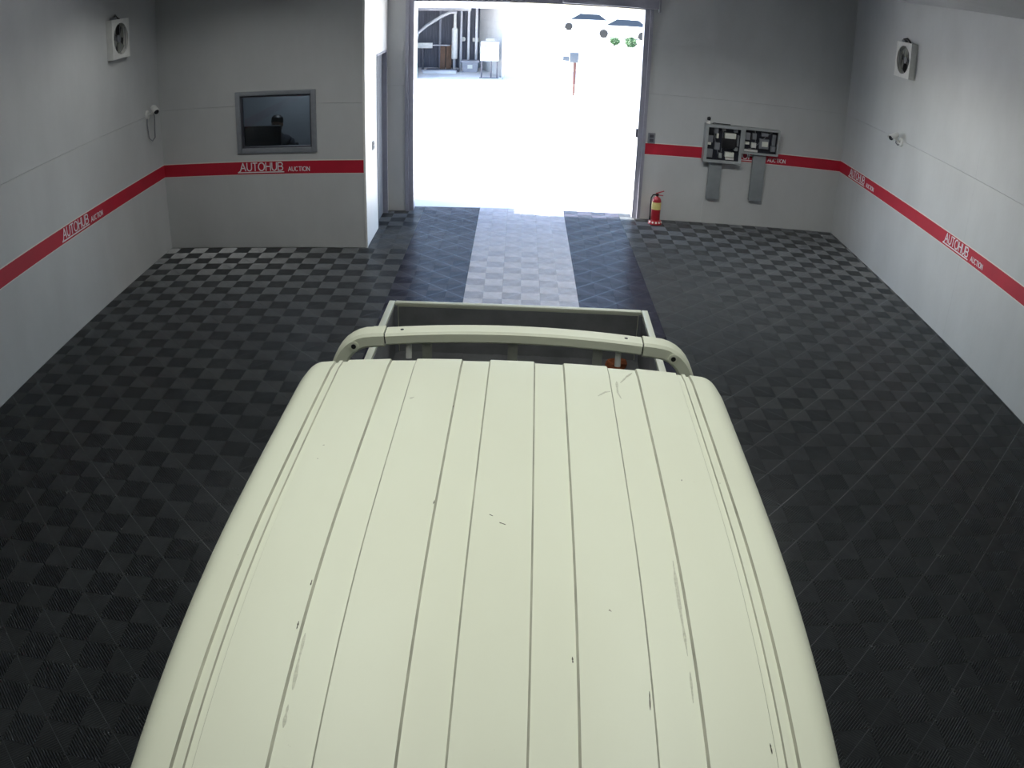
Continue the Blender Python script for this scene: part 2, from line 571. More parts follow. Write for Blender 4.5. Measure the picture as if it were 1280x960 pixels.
def tile_geometry():
    mb = MB()
    h = TS / 2
    mb.face([(-h, -h, -0.012), (h, -h, -0.012), (h, h, -0.012), (-h, h, -0.012)], 1)
    p = h / NR
    wt, wb = 0.08 * p, 0.42 * p      # half width of a rib at its top and its foot
    zb, e = -0.0115, h - 0.0006

    def clip(c):     # the segment x + y = c inside the quadrant
        c = min(max(c, 0.0), 2 * e)
        return ((c, 0), (0, c)) if c <= e else ((e, c - e), (c - e, e))
    for sx, sy in ((1, 1), (-1, 1), (-1, -1), (1, -1)):
        fl = sx * sy < 0
        for k in range(2 * NR):
            c = (k + 0.5) * p
            ls = [(clip(c - wb), zb), (clip(c - wt), 0.0), (clip(c + wt), 0.0), (clip(c + wb), zb)]
            n = len(mb.v)
            for (q0, q1), z in ls:
                mb.v += [(q0[0] * sx, q0[1] * sy, z), (q1[0] * sx, q1[1] * sy, z)]
            for i in range(3):
                f = (n + 2 * i, n + 2 * i + 2, n + 2 * i + 3, n + 2 * i + 1)
                mb.f.append(tuple(reversed(f)) if fl else f)
                mb.mi.append(0)
        # diagonal spine
        s = 0.0024
        q = [(s * 0.7, -s * 0.7), (e, e - s * 1.4), (e, e), (e - s * 1.4, e), (-s * 0.7, s * 0.7)]
        top = [(x * sx, y * sy, 0.0005) for x, y in q]
        if fl:
            top.reverse()
        mb.face(top)
    return mb


tg = tile_geometry()
TILE_ME = [tg.mesh('floor_tile', [m, M_TILE_BASE]) for m in (M_TILE, M_TILE_BLACK, M_TILE_WHITE)]


def to_px(p):
    d = Vector(p) - CAM
    x, y, z = d.dot(cr), d.dot(cu), d.dot(cf)
    rho = math.hypot(x, y)
    th = math.atan2(rho, z)
    r = F_PX * th * (1 + A_LENS * th * th)
    return 640 + r * x / max(rho, 1e-9), 480 - r * y / max(rho, 1e-9)


def hidden_by_truck(x, y):
    for z, hw, y0, y1 in ((1.66, 0.84, -10.2, -7.5), (1.1, 0.86, -7.5, -5.3), (1.0, 0.87, -10.3, -7.5)):
        t = (z - CAM.z) / (0 - CAM.z)
        qx, qy = CAM.x + (x - CAM.x) * t, CAM.y + (y - CAM.y) * t
        if abs(qx + 0.08) < hw and y0 < qy < y1:
            return True
    return False


tiles = []
for i in range(-12, 13):
    for j in range(-31, 4):
        x, y = 0.4 * i, -0.2 + 0.4 * j
        if x + 0.2 < XL or x - 0.2 > XR:
            continue
        if y > YO - 0.05 and x < XO - 0.15:
            continue
        if y > 1.1:
            continue
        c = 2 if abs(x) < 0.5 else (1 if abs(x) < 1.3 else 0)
        u, v = to_px((x, y, 0))
        a, b = to_px((x + 0.2, y, 0))
        c2, d2 = to_px((x, y + 0.2, 0))
        area = abs((a - u) * (d2 - v) - (b - v) * (c2 - u))
        seen = -25 < u < 1305 and -25 < v < 985 and not hidden_by_truck(x, y)
        tiles.append((area if seen else 0, x, y, c))
tiles.sort(reverse=True)
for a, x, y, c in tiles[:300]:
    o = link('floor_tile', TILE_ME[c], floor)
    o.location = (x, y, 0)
rest = tiles[300:]
rv, rf, rm = [], [], []
mats_rest = [M_TILE, M_TILE_BASE, M_TILE_BLACK, M_TILE_WHITE]
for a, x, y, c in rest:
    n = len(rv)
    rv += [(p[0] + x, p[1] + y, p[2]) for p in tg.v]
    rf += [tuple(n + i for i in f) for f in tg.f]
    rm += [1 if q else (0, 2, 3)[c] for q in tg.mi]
me = bpy.data.meshes.new('floor_tile_field')
me.from_pydata(rv, [], rf)
for m in mats_rest:
    me.materials.append(m)
me.polygons.foreach_set('material_index', rm)
me.update()
tag(link('floor_tile_field', me, floor), kind='stuff')

# ------------------------------------------------------------------ vehicle door opening
door_1 = struct(MB().box((DL, YB - 0.03, DZ), (DR, YB + 0.2, DZ + 0.07)).build('door_1', M_STEEL))
bx('jamb', (DL, YB - 0.03, 0), (DL + 0.045, YB + 0.2, DZ), M_STEEL, door_1)
bx('jamb', (DR - 0.045, YB - 0.03, 0), (DR, YB + 0.2, DZ), M_STEEL, door_1)
bx('guide_rail', (DL + 0.045, YB + 0.01, 0), (DL + 0.11, YB + 0.17, DZ), M_STEEL, door_1)
bx('guide_rail', (DR - 0.11, YB + 0.01, 0), (DR - 0.045, YB + 0.17, DZ), M_STEEL, door_1)
hd = bx('shutter_header', (0.45, YB - 0.10, DZ + 0.02), (DR + 0.06, YB - 0.03, DZ + 0.26), M_STEEL, door_1, 0.01)
bx('header_end_plate', (DR + 0.06, YB - 0.11, DZ - 0.02), (DR + 0.085, YB - 0.02, DZ + 0.28), M_ALU, door_1)
bx('lock_box', (DR - 0.135, YB + 0.03, 1.18), (DR - 0.11, YB + 0.09, 1.30), M_DSTEEL, door_1, 0.004)

# office side door (sliding leaf in a dark recess)
door_2 = struct(MB().box((XO - 0.10, SD0, 0), (XO - 0.09, SD1, SDZ)).build('door_2', M_DSTEEL))
bx('door_leaf', (XO - 0.085, SD0 + 0.20, 0.01), (XO - 0.05, SD1 - 0.03, SDZ - 0.03), M_GREYP, door_2, 0.004)
bx('door_frame', (XO - 0.09, SD1 - 0.03, 0), (XO + 0.012, SD1, SDZ), M_STEEL, door_2)
bx('door_frame', (XO - 0.09, SD0, 0), (XO + 0.006, SD0 + 0.03, SDZ), M_DSTEEL, door_2)
bx('door_frame', (XO - 0.09, SD0, SDZ - 0.03), (XO + 0.006, SD1, SDZ), M_STEEL, door_2)

# ------------------------------------------------------------------ office window
window_1 = struct(MB().box((WX0, YO + 0.045, WZ0), (WX1, YO + 0.055, WZ1)).build('window_1', M_GLASS))
fw = 0.052
for nm, lo, hi in (('window_frame', (WX0 - 0.01, YO - 0.022, WZ0 - 0.01), (WX0 + fw, YO + 0.09, WZ1 + 0.01)),
                   ('window_frame', (WX1 - fw, YO - 0.022, WZ0 - 0.01), (WX1 + 0.01, YO + 0.09, WZ1 + 0.01)),
                   ('window_frame', (WX0 + fw, YO - 0.022, WZ1 - fw + 0.01), (WX1 - fw, YO + 0.09, WZ1 + 0.01)),
                   ('window_frame', (WX0 + fw, YO - 0.022, WZ0 - 0.01), (WX1 - fw, YO + 0.09, WZ0 + fw))):
    bx(nm, lo, hi, M_ALU, window_1, 0.006)
for lo, hi in (((WX0 + fw, YO + 0.0, WZ0 + fw), (WX0 + fw + 0.018, YO + 0.06, WZ1 - fw)), ((WX1 - fw - 0.018, YO, WZ0 + fw), (WX1 - fw, YO + 0.06, WZ1 - fw)),
               ((WX0 + fw, YO, WZ0 + fw), (WX1 - fw, YO + 0.06, WZ0 + fw + 0.016)), ((WX0 + fw, YO, WZ1 - fw - 0.016), (WX1 - fw, YO + 0.06, WZ1 - fw))):
    bx('window_bead', lo, hi, M_DSTEEL, window_1, 0.003)

# ------------------------------------------------------------------ the truck
TZ = -0.0163
truck = thing('pickup_truck', 'cream white pickup truck with ribbed roof parked on the tiled floor', 'truck', (-0.086, -7.54, 0), TZ)
RZ = 1.70


def drop(s):
    return 0.10 * max(0.0, (s - 0.9) / 1.1) ** 2


# across-section of the roof: (x, dz, groove?) from centre out
lows = [(-0.497, -0.392), (-0.203, -0.090), (0.092, 0.210), (0.391, 0.508)]
sec = [(-0.70, 0.0, 0)]
for a, b in lows:
    sec += [(a - 0.003, 0.0, 0), (a + 0.003, -0.008, 1), (b - 0.003, -0.008, 0), (b + 0.003, 0.0, 1)]
sec += [(0.70, 0.0, 0)]


def roof_profile():
    pts = []
    sh = []
    for k in range(0, 13):       # shoulder from the drip channel outwards and down
        q = math.radians(90 - 90 * k / 12)
        sh.append((0.790 + 0.085 * math.cos(q) - 0.004, -0.11 + 0.105 * math.sin(q) - 0.0))
    right = [(0.676, -0.001, 0), (0.680, -0.009, 1), (0.698, -0.009, 0), (0.701, -0.003, 1), (0.714, -0.003, 0), (0.718, -0.013, 1), (0.730, -0.013, 0), (0.735, -0.004, 1)] + [(x, z, 0) for x, z in sh] + [(0.872, -0.22, 0), (0.874, -0.30, 0)]
    mid = [p for p in sec if abs(p[0]) < 0.66]
    left = [(-x, z, g) for x, z, g in reversed(right)]
    # a groove flag belongs to the face before its point; mirror it
    flags = [0] * len(left)
    allp = left + mid + right
    return allp


PROF = roof_profile()
GEDGE = set()
for i in range(len(PROF) - 1):
    a, b = PROF[i], PROF[i + 1]
    if abs(a[0]) < 0.76 and abs(b[0]) < 0.76 and abs(a[1] - b[1]) > 0.004:
        GEDGE.add(i)


def y_rear(x):
    ax = abs(x)
    if ax < 0.74:
        return 0.10 + 0.035 * (1 - (ax / 0.74) ** 2)
    t = min(1.0, (ax - 0.74) / 0.134)
    return 0.10 - 0.105 * (1 - math.sqrt(max(0, 1 - t * t)))


def crown(x):
    return 0.014 * (1 - (min(abs(x), 0.8) / 0.8) ** 2)


YFRONT = -2.25
mb = MB()
rows = []
NST = 26
for i in range(NST + 1):
    t = i / NST
    row = []
    for x, dz, g in PROF:
        y = y_rear(x) * (1 - t) + YFRONT * t
        yy = y
        e = 0.012 * max(0, 1 - (t * NST)) if i == 0 else 0
        row.append((x, yy, RZ + dz + crown(x) - drop(-yy) - e))
    rows.append(row)
n0 = len(mb.v)
nu = len(PROF)
for r in rows:
    mb.v += r
for i in range(NST):
    for j in range(nu - 1):
        a = n0 + i * nu + j
        mb.f.append((a, a + 1, a + 1 + nu, a + nu))
        mb.mi.append(1 if j in GEDGE else 0)
# rear skirt of the roof panel
for j in range(nu - 1):
    p, q = rows[0][j], rows[0][j + 1]
    mb.face((q, p, (p[0] * 0.995, p[1] - 0.012, p[2] - 0.06), (q[0] * 0.995, q[1] - 0.012, q[2] - 0.06)), 0)
roof = mb.build('cab_roof', [M_TRUCK, M_GROOVE], truck, smooth=True)

# scuffs and paint chips on the roof
def roof_z(x, y):
    dz = -0.008 if any(a < x < b for a, b in lows) else 0.0
    return RZ + dz + crown(x) - drop(-y)


M_CHIP = mat('paint_chip_dark', (0.10, 0.09, 0.07), 0.8, var=0.3, scale=90)
M_SCUFF = mat('paint_scuff', (0.63, 0.64, 0.51), 0.7, var=0.2, scale=90)
CHIPS = [[(-0.201, -0.228), (-0.204, -0.301)], [(-0.037, -0.946), (-0.026, -0.953)], [(-0.006, -0.983), (0.013, -0.993)], [(0.197, -1.488), (0.198, -1.508)], [(-0.207, -0.885), (-0.209, -0.906)], [(0.576, -0.712), (0.575, -0.721)], [(0.382, -1.598), (0.38, -1.655)], [(0.665, -1.755), (0.666, -1.784)], [(-0.508, -1.428), (-0.508, -1.456)], [(-0.505, -1.273), (-0.505, -1.295)]]
SCUFFS = [[(0.333, -0.164), (0.363, -0.128), (0.384, -0.12)], [(0.418, -0.016), (0.414, -0.111), (0.425, -0.162)], [(0.431, -0.029), (0.462, 0.031), (0.488, 0.069)], [(-0.371, -0.243), (-0.355, -0.229)], [(-0.485, -1.46), (-0.483, -1.565), (-0.480, -1.644)], [(0.494, -1.12), (0.491, -1.312), (0.492, -1.479)], [(0.492, -1.53), (0.490, -1.627)], [(-0.482, -1.688), (-0.481, -1.756)]]
for nm, lst, w_, m_ in (('paint_chip', CHIPS, 0.0022, M_CHIP), ('roof_scuff', SCUFFS, 0.0055, M_SCUFF)):
    for pl in lst:
        fine = []
        for a, b in zip(pl, pl[1:]):
            fine += [(a[0] + (b[0] - a[0]) * q / 5, a[1] + (b[1] - a[1]) * q / 5) for q in range(6)]
        rows_ = []
        for i, (x, y) in enumerate(fine):
            f0, f1 = fine[max(i - 1, 0)], fine[min(i + 1, len(fine) - 1)]
            d = Vector((f1[0] - f0[0], f1[1] - f0[1]))
            d = d.normalized() if d.length > 1e-6 else Vector((0, 1))
            q = w_ * random.uniform(0.35, 1.0) * (0.3 if i in (0, len(fine) - 1) else 1)
            rows_.append([(x - d.y * u * q, y + d.x * u * q, roof_z(x, y) + (0.0012 if abs(u) < 0.5 else 0.0003)) for u in (-1, -0.4, 0.4, 1)])
        MB().grid(rows_).build(nm, m_, roof)

# cab body below the roof: loft of side profile
def cab_body():
    b = MB()
    rows = []
    for (y, ztop, hw) in ((0.07, 1.42, 0.80), (-0.02, 1.42, 0.862), (-1.1, 1.42, 0.872), (-2.2, 1.33, 0.868), (-2.45, 1.02, 0.865), (-2.62, 0.98, 0.82)):
        z0 = 0.38
        rows.append([(-hw + 0.03, y, z0), (-hw, y, z0 + 0.06), (-hw, y, min(ztop, 0.98)), (-hw + 0.01, y, ztop), (hw - 0.01, y, ztop), (hw, y, min(ztop, 0.98)), (hw, y, z0 + 0.06), (hw - 0.03, y, z0)])
    b.grid(rows, True, 0, True)
    return b


cab_body().build('cab_body', M_TRUCK, truck, smooth=True)
# windscreen, side windows, doors
wsb = MB()
wsb.grid([[(-0.80, -2.26, 1.57), (0, -2.29, 1.585), (0.80, -2.26, 1.57)], [(-0.84, -2.52, 1.02), (0, -2.62, 1.02), (0.84, -2.52, 1.02)],
          [(-0.82, -2.46, 1.00), (0, -2.56, 1.00), (0.82, -2.46, 1.00)], [(-0.78, -2.20, 1.55), (0, -2.23, 1.56), (0.78, -2.20, 1.55)]], False)
wsb.build('windscreen', M_CARGLASS, truck, smooth=True)
for s in (-1, 1):
    for (y0, y1) in ((-0.12, -0.98), (-1.12, -2.10)):
        d = MB().box((s * 0.872 - 0.006, y1 - 0.03, 0.46), (s * 0.872 + 0.006, y0 + 0.03, 1.40), bev=0.005).build('cab_door', M_TRUCK, truck, smooth=True)
        g = MB()
        g.box((s * 0.876 - 0.004, y1, 1.0), (s * 0.876 + 0.004, y0, 1.36), bev=0.003)
        g.build('window_pane', M_CARGLASS, d, smooth=True)
        bx('door_handle', (min(s * 0.874, s * 0.90), y0 - 0.16, 0.90), (max(s * 0.874, s * 0.90), y0 - 0.03, 0.935), M_BLACKP, d, 0.006)
    m = MB().box((s * 1.0 - 0.07, -2.36, 1.05), (s * 1.0 + 0.07, -2.31, 1.35), bev=0.02)
    m.tube([(s * 0.86, -2.30, 1.15), (s * 0.95, -2.33, 1.18)], 0.012)
    m.build('door_mirror', M_BLACKP, truck, smooth=True)
    bx('headlamp', (min(s * 0.45, s * 0.80), -2.66, 0.66), (max(s * 0.45, s * 0.80), -2.60, 0.82), M_LAMPG, truck, 0.02)
bx('grille', (-0.42, -2.655, 0.66), (0.42, -2.60, 0.80), M_BLACKP, truck, 0.015)
bx('front_bumper', (-0.86, -2.74, 0.34), (0.86, -2.55, 0.56), M_GREYP, truck, 0.04)
rearwin = MB().box((-0.62, 0.066, 1.10), (0.62, 0.082, 1.40), bev=0.006).build('rear_window', M_CARGLASS, truck, smooth=True)

# cargo bed
BY0, BY1, BZ0, BZ1, BW = 0.17, 2.255, 0.74, 1.10, 0.872
bed_floor = bx('bed_floor', (-BW + 0.03, BY0, 0.66), (BW - 0.03, BY1 - 0.03, BZ0), M_BED, truck)
for k in range(6):
    x = -0.66 + k * 0.264
    bx('floor_rib', (x - 0.03, BY0 + 0.02, BZ0), (x + 0.03, BY1 - 0.05, BZ0 + 0.008), M_BED, bed_floor)


def side_panel(s):
    lo, hi = (s * BW, s * (BW - 0.035))
    o = MB().box((min(lo, hi), BY0, 0.60), (max(lo, hi), BY1 - 0.012, BZ1 - 0.008), bev=0.004).build('bed_side', M_TRUCK, truck, smooth=True)
    a, b = s * (BW + 0.003), s * (BW - 0.040)
    bx('side_rail', (min(a, b), BY0, BZ1 - 0.02), (max(a, b), BY1 + 0.0, BZ1), M_TRUCK, o, 0.006)
    c, d = s * (BW - 0.0352), s * (BW - 0.040)
    bx('side_lining', (min(c, d), BY0, BZ0), (max(c, d), BY1 - 0.04, BZ1 - 0.03), M_BED, o)
    bx('corner_post', (min(s * (BW - 0.06), s * (BW - 0.036)), BY1 - 0.062, BZ0), (max(s * (BW - 0.06), s * (BW - 0.036)), BY1 - 0.036, BZ1 - 0.022), M_GREYP, o)
    return o


side_panel(-1)
side_panel(1)
tgate = bx('tailgate', (-BW + 0.045, BY1 - 0.034, 0.62), (BW - 0.045, BY1, BZ1 - 0.008), M_TRUCK, truck, 0.004)
bx('tailgate_rail', (-BW + 0.042, BY1 - 0.040, BZ1 - 0.022), (BW - 0.042, BY1 + 0.003, BZ1), M_TRUCK, tgate, 0.006)
bx('tailgate_lining', (-BW + 0.065, BY1 - 0.040, BZ0), (BW - 0.065, BY1 - 0.0345, BZ1 - 0.03), M_BED, tgate)
for s in (-1, 1):
    MB().tube([(s * 0.55, BY1 + 0.0, 0.95), (s * 0.55, BY1 + 0.03, 0.95)], 0.02).build('tailgate_latch', M_GREYP, tgate)
    bx('tail_lamp', (min(s * 0.60, s * 0.84), BY1 - 0.03, 0.48), (max(s * 0.60, s * 0.84), BY1 + 0.02, 0.58), M_AMBER, truck, 0.01)
bx('rear_bumper', (-0.80, BY1 - 0.06, 0.36), (0.80, BY1 + 0.03, 0.46), M_GREYP, truck, 0.01)
bx('chassis_frame', (-0.36, -2.3, 0.42), (0.36, BY1 - 0.1, 0.62), M_BLACKP, truck, 0.01)
# headboard behind the cab
hb = MB().box((-BW + 0.04, BY0, 0.74), (BW - 0.04, BY0 + 0.03, 1.16), bev=0.004).build('bed_headboard', M_BED, truck, smooth=True)

# guard bar behind the cab
BARY = 0.435
def bar_z(x):
    return 1.684 - 0.028 * (x / 0.57) ** 2


bar = MB().sweep([(x, BARY, bar_z(x)) for x in [-0.570 + 1.14 * k / 16 for k in range(17)]], 0.092, 0.056, (0, 1, 0)).build('guard_bar', M_TRUCK, truck, smooth=True)
for s in (-1, 1):
    MB().sweep([(s * 0.55, BARY, bar_z(0.55)), (s * 0.60, BARY, bar_z(0.573) - 0.002)], 0.080, 0.046, (0, 1, 0)).build('bar_joint', M_BLACKP, bar)
    path = [(s * 0.576, BARY, bar_z(0.573)), (s * 0.63, BARY, bar_z(0.573) - 0.004)]
    for k in range(9):
        q = math.radians(90 - 78 * k / 8)
        path.append((s * (0.635 + 0.165 * math.cos(q)), BARY, bar_z(0.573) - 0.006 - 0.19 + 0.19 * math.sin(q)))
    path += [(s * 0.826, BARY, 1.30), (s * 0.846, BARY, 1.10)]
    leg = MB().sweep(path, 0.102, 0.068, (0, 1, 0)).build('guard_bar_leg', M_TRUCK, truck, smooth=True)
    MB().lathe([(0.024, 0), (0.024, 0.004), (0.018, 0.005)], (s * 0.715, BARY - 0.05, bar_z(0.573) - 0.032), (0, -1, 0), 16).build('bolt_washer', M_TRUCK, leg)
    MB().lathe([(0.0115, 0.004), (0.0115, 0.0065), (0.006, 0.007)], (s * 0.715, BARY - 0.05, bar_z(0.573) - 0.032), (0, -1, 0), 12).build('bolt', M_BLACKP, leg)
    MB().tube([(s * 0.47, BARY, bar_z(0.47) - 0.02), (s * 0.47, BARY - 0.02, 1.56)], 0.014).build('bar_peg', M_WHITEP, bar)
    MB().lathe([(0.008, 0), (0.008, 0.002)], (s * 0.50, BARY, bar_z(0.5) + 0.0275), (0, 0, 1), 10).build('drain_hole', M_BLACKP, bar)
for x in (-0.385, -0.003, 0.375):
    bx('guard_slat', (x - 0.022, BARY - 0.03, 0.78), (x + 0.022, BARY - 0.022, bar_z(x) - 0.02), M_SLAT, truck, 0.002)
MB().tube([(-0.80, BARY - 0.02, 1.22), (0.80, BARY - 0.02, 1.22)], 0.016).build('guard_cross_tube', M_BLACKP, truck)
# aerial base behind the cab
MB().lathe([(0.02, 0), (0.022, 0.02), (0.014, 0.04), (0.006, 0.05)], (-0.545, 0.20, 1.44), (0, 0, 1), 12).build('aerial_base', M_GREYP, truck, smooth=True)

# wheels
def wheel(x, y):
    w = MB().lathe([(0.20, -0.09), (0.30, -0.10), (0.325, -0.07), (0.33, 0), (0.325, 0.07), (0.30, 0.10), (0.20, 0.09)], (x, y, 0.33), (1, 0, 0), 28, cap=False).build('wheel', M_RUBBER, truck, smooth=True)
    MB().lathe([(0.205, -0.085), (0.19, -0.05), (0.10, -0.04), (0.06, -0.07), (0.0, -0.075)], (x, y, 0.33), (-1 if x > 0 else 1, 0, 0), 24, cap=False).build('rim', M_RIM, w, smooth=True)


for x in (-0.74, 0.74):
    wheel(x, -1.95)
    wheel(x, 1.15)

# strap bundle in the bed
cb = thing('strap_bundle', 'rust brown strap bundle lying in the rear right corner of the truck bed', 'strap', (0.615, -5.50, 0.7505))
rb = MB()
for k in range(5):
    a = k * 0.9
    pts = [(0.055 * math.cos(q) + 0.012 * math.sin(3 * q + a), 0.030 * math.sin(q + 0.2 * k), 0.012 + 0.011 * k + 0.004 * math.sin(2 * q + a)) for q in [2 * math.pi * i / 18 for i in range(19)]]
    rb.tube(pts, 0.011, 6)
rb.build('strap_coil', M_RUSTY, cb, smooth=True)
rk = MB().tube([(-0.06, 0.0, 0.03), (-0.02, -0.035, 0.05), (0.03, -0.03, 0.055), (0.065, 0.01, 0.03)], 0.014, 6)
rk.build('strap_tail', M_RUSTY, cb, smooth=True)

# ------------------------------------------------------------------ wall-mounted ventilation fans
def fan(name, label, loc, rz, depth):
    """Housing in local coordinates: the wall is the plane x = 0 and the fan faces +x."""
    t = thing(name, label, 'fan', loc, rz, 'wall ventilation fans')
    W, H, R = 0.215, 0.225, 0.180
    hb = MB()
    n = 32
    d = depth
    # front plate with a round hole
    ring, sq = [], []
    for k in range(n):
        q = 2 * math.pi * k / n + math.pi / 4
        c, s_ = math.cos(q), math.sin(q)
        m = max(abs(c), abs(s_))
        sq.append((d, W * c / m, H * s_ / m))
        ring.append((d, R * 1.02 * c, R * s_))
    inner = [(0.012, y, z) for _, y, z in ring]
    back = [(0.0, y, z) for _, y, z in sq]
    hb.grid([back, sq, ring, inner], True)
    hb.build('fan_housing', M_WHITEP, t, smooth=True)
    MB().lathe([(0.0, 0.004), (R * 1.06, 0.004), (R * 1.06, 0.010), (0.0, 0.010)], (0, 0, 0), (1, 0, 0), 28, cap=False).build('fan_back', M_BLACKP, t)
    MB().lathe([(0.001, 0.05), (0.045, 0.05), (0.045, 0.015), (0.04, 0.012)], (0, 0, 0), (1, 0, 0), 18).build('fan_hub', M_GREYP, t, smooth=True)
    for k in range(4):
        a = k * math.pi / 2 + 0.5
        rows = []
        for i in range(6):
            f = i / 5
            r = 0.04 + (R - 0.05) * f
            half = math.radians(14 + 16 * f)
            tw = 0.016 * (1 - 0.4 * f)
            rows.append([(0.030 + tw * u, r * math.cos(a + half * u) * 1.03, r * math.sin(a + half * u)) for u in (-1, -0.33, 0.33, 1)])
        back_rows = [[(x - 0.003, y, z) for x, y, z in r] for r in reversed(rows)]
        MB().grid(rows + back_rows, False).build('fan_blade', M_SLAT, t, smooth=True)
    br = MB()
    for y in (-R * 0.7, 0.0, R * 0.7):
        hz = math.sqrt(max(0, R * R - y * y)) * 0.98
        br.tube([(d - 0.012, y, -hz), (d - 0.012, y, hz)], 0.0035, 6)
    br.build('fan_grille', M_GREYP, t)
    cd = MB().tube([(0.02, -0.10, H - 0.005), (0.05, -0.10, H + 0.035), (0.03, -0.04, H + 0.05), (0.02, 0.02, H + 0.02), (0.03, 0.06, H - 0.002)], 0.010, 8)
    cd.build('power_cable', M_BLACKP, t, smooth=True)
    bx('cable_gland', (0.01, -0.14, H), (0.06, -0.06, H + 0.03), M_GREYP, t, 0.008)
    return t


fan('wall_fan', 'white square ventilation fan on the left wall above the bullet camera', (XL, -1.91, 2.848), 0.0, 0.075)
fan('wall_fan', 'white square ventilation fan on the right wall, dark round opening', (XR, -0.90, 2.835), math.pi, 0.085)


# ------------------------------------------------------------------ bullet cameras on the side walls
def bullet_camera(label, loc, rz, aim, cable):
    t = thing('security_camera', label, 'camera', loc, rz, 'bullet cameras on the side walls')
    MB().lathe([(0.058, 0), (0.058, 0.012), (0.045, 0.022), (0.0, 0.024)], (0, 0, 0), (1, 0, 0), 20, cap=False).build('mount_plate', M_WHITEP, t, smooth=True)
    MB().tube([(0.015, 0, 0), (0.06, 0, 0.012), (0.10, 0, 0.045)], [0.016, 0.015, 0.014], 10).build('mount_arm', M_WHITEP, t, smooth=True)
    a = Vector(aim).normalized()
    c = Vector((0.11, 0, 0.062))
    b = MB().lathe([(0.0, -0.075), (0.030, -0.072), (0.036, -0.055), (0.037, 0.075), (0.033, 0.083)], c, a, 18, cap=False).build('camera_body', M_WHITEP, t, smooth=True)
    MB().lathe([(0.033, 0.080), (0.031, 0.084), (0.016, 0.082), (0.0, 0.079)], c, a, 18, cap=False).build('camera_lens', M_BLACKP, b, smooth=True)
    # sun hood
    s = a.cross(Vector((0, 0, 1))).normalized()
    u = s.cross(a).normalized()
    rows = []
    for h in (-0.05, 0.11):
        rows.append([c + a * h + (s * math.cos(q) + u * math.sin(q)) * 0.042 for q in [math.radians(15 + 150 * k / 10) for k in range(11)]])
    rows2 = []
    for h in (0.11, -0.05):
        rows2.append([c + a * h + (s * math.cos(q) + u * math.sin(q)) * 0.039 for q in [math.radians(15 + 150 * k / 10) for k in range(11)]])
    MB().grid(rows + rows2 + [rows[0]], False).build('sun_hood', M_WHITEP, b, smooth=True)
    MB().tube(cable, 0.007, 8).build('camera_cable', M_GREYP, t, smooth=True)
    return t


bullet_camera('small white bullet camera with hanging cable on the left wall near the corner', (XL, -1.18, 1.84), 0.0, (0.62, -0.72, -0.28),
              [(0.075, 0.03, 0.03), (0.085, 0.04, -0.03), (0.08, 0.04, -0.13), (0.07, 0.05, -0.22), (0.05, 0.09, -0.30), (0.03, 0.05, -0.34), (0.02, -0.02, -0.29), (0.015, -0.04, -0.12), (0.01, -0.02, -0.03)])
bullet_camera('small white bullet camera with dark lens on the right wall', (XR, -0.98, 1.80), math.pi, (0.80, 0.52, -0.24),
              [(0.075, 0.0, 0.03), (0.07, -0.02, -0.02), (0.04, -0.02, -0.045), (0.012, -0.01, -0.03)])

# ------------------------------------------------------------------ electrical cabinets on the back wall
def cabinet(label, x0, x1, z0, z1, depth, comps, pane):
    t = thing('electrical_cabinet', label, 'cabinet', ((x0 + x1) / 2, YB, z0))
    w, h, d = (x1 - x0) / 2, z1 - z0, depth
    body = MB()
    th = 0.018
    body.box((-w, -d, 0), (-w + th, 0, h)).box((w - th, -d, 0), (w, 0, h)).box((-w + th, -d, 0), (w - th, 0, th)).box((-w + th, -d, h - th), (w - th, 0, h)).box((-w + th, -0.012, th), (w - th, 0, h - th))
    body.build('cabinet_body', M_CABGREY, t)
    f = MB()
    fw_ = 0.042 if pane else 0.03
    y0, y1 = -d - 0.012, -d
    f.box((-w, y0, 0), (-w + fw_, y1, h)).box((w - fw_, y0, 0), (w, y1, h)).box((-w + fw_, y0, 0), (w - fw_, y1, fw_)).box((-w + fw_, y0, h - fw_), (w - fw_, y1, h))
    f.build('cabinet_door_frame', M_CABGREY, t)
    bx('mounting_plate', (-w + th, -0.03, th), (w - th, -0.012, h - th), M_NAVY, t)
    for (nm, cx, cz, cw, ch, cd, m) in comps:
        X, Z = -w + cx * 2 * w, cz * h
        bx(nm, (X - cw / 2, -0.03 - cd, Z - ch / 2), (X + cw / 2, -0.03, Z + ch / 2), m, t, 0.003)
    for k in range(4):
        a = random.uniform(0.15, 0.85)
        b = random.uniform(0.15, 0.85)
        p = [(-w + 2 * w * (a + (b - a) * q) , -0.05 - 0.02 * math.sin(3 * q), h * (0.15 + 0.7 * q + 0.06 * math.sin(6 * q + k))) for q in [i / 8 for i in range(9)]]
        MB().tube(p, 0.005, 6).build('wire', M_GREYP if k % 2 else M_BLACKP, t, smooth=True)
    return t


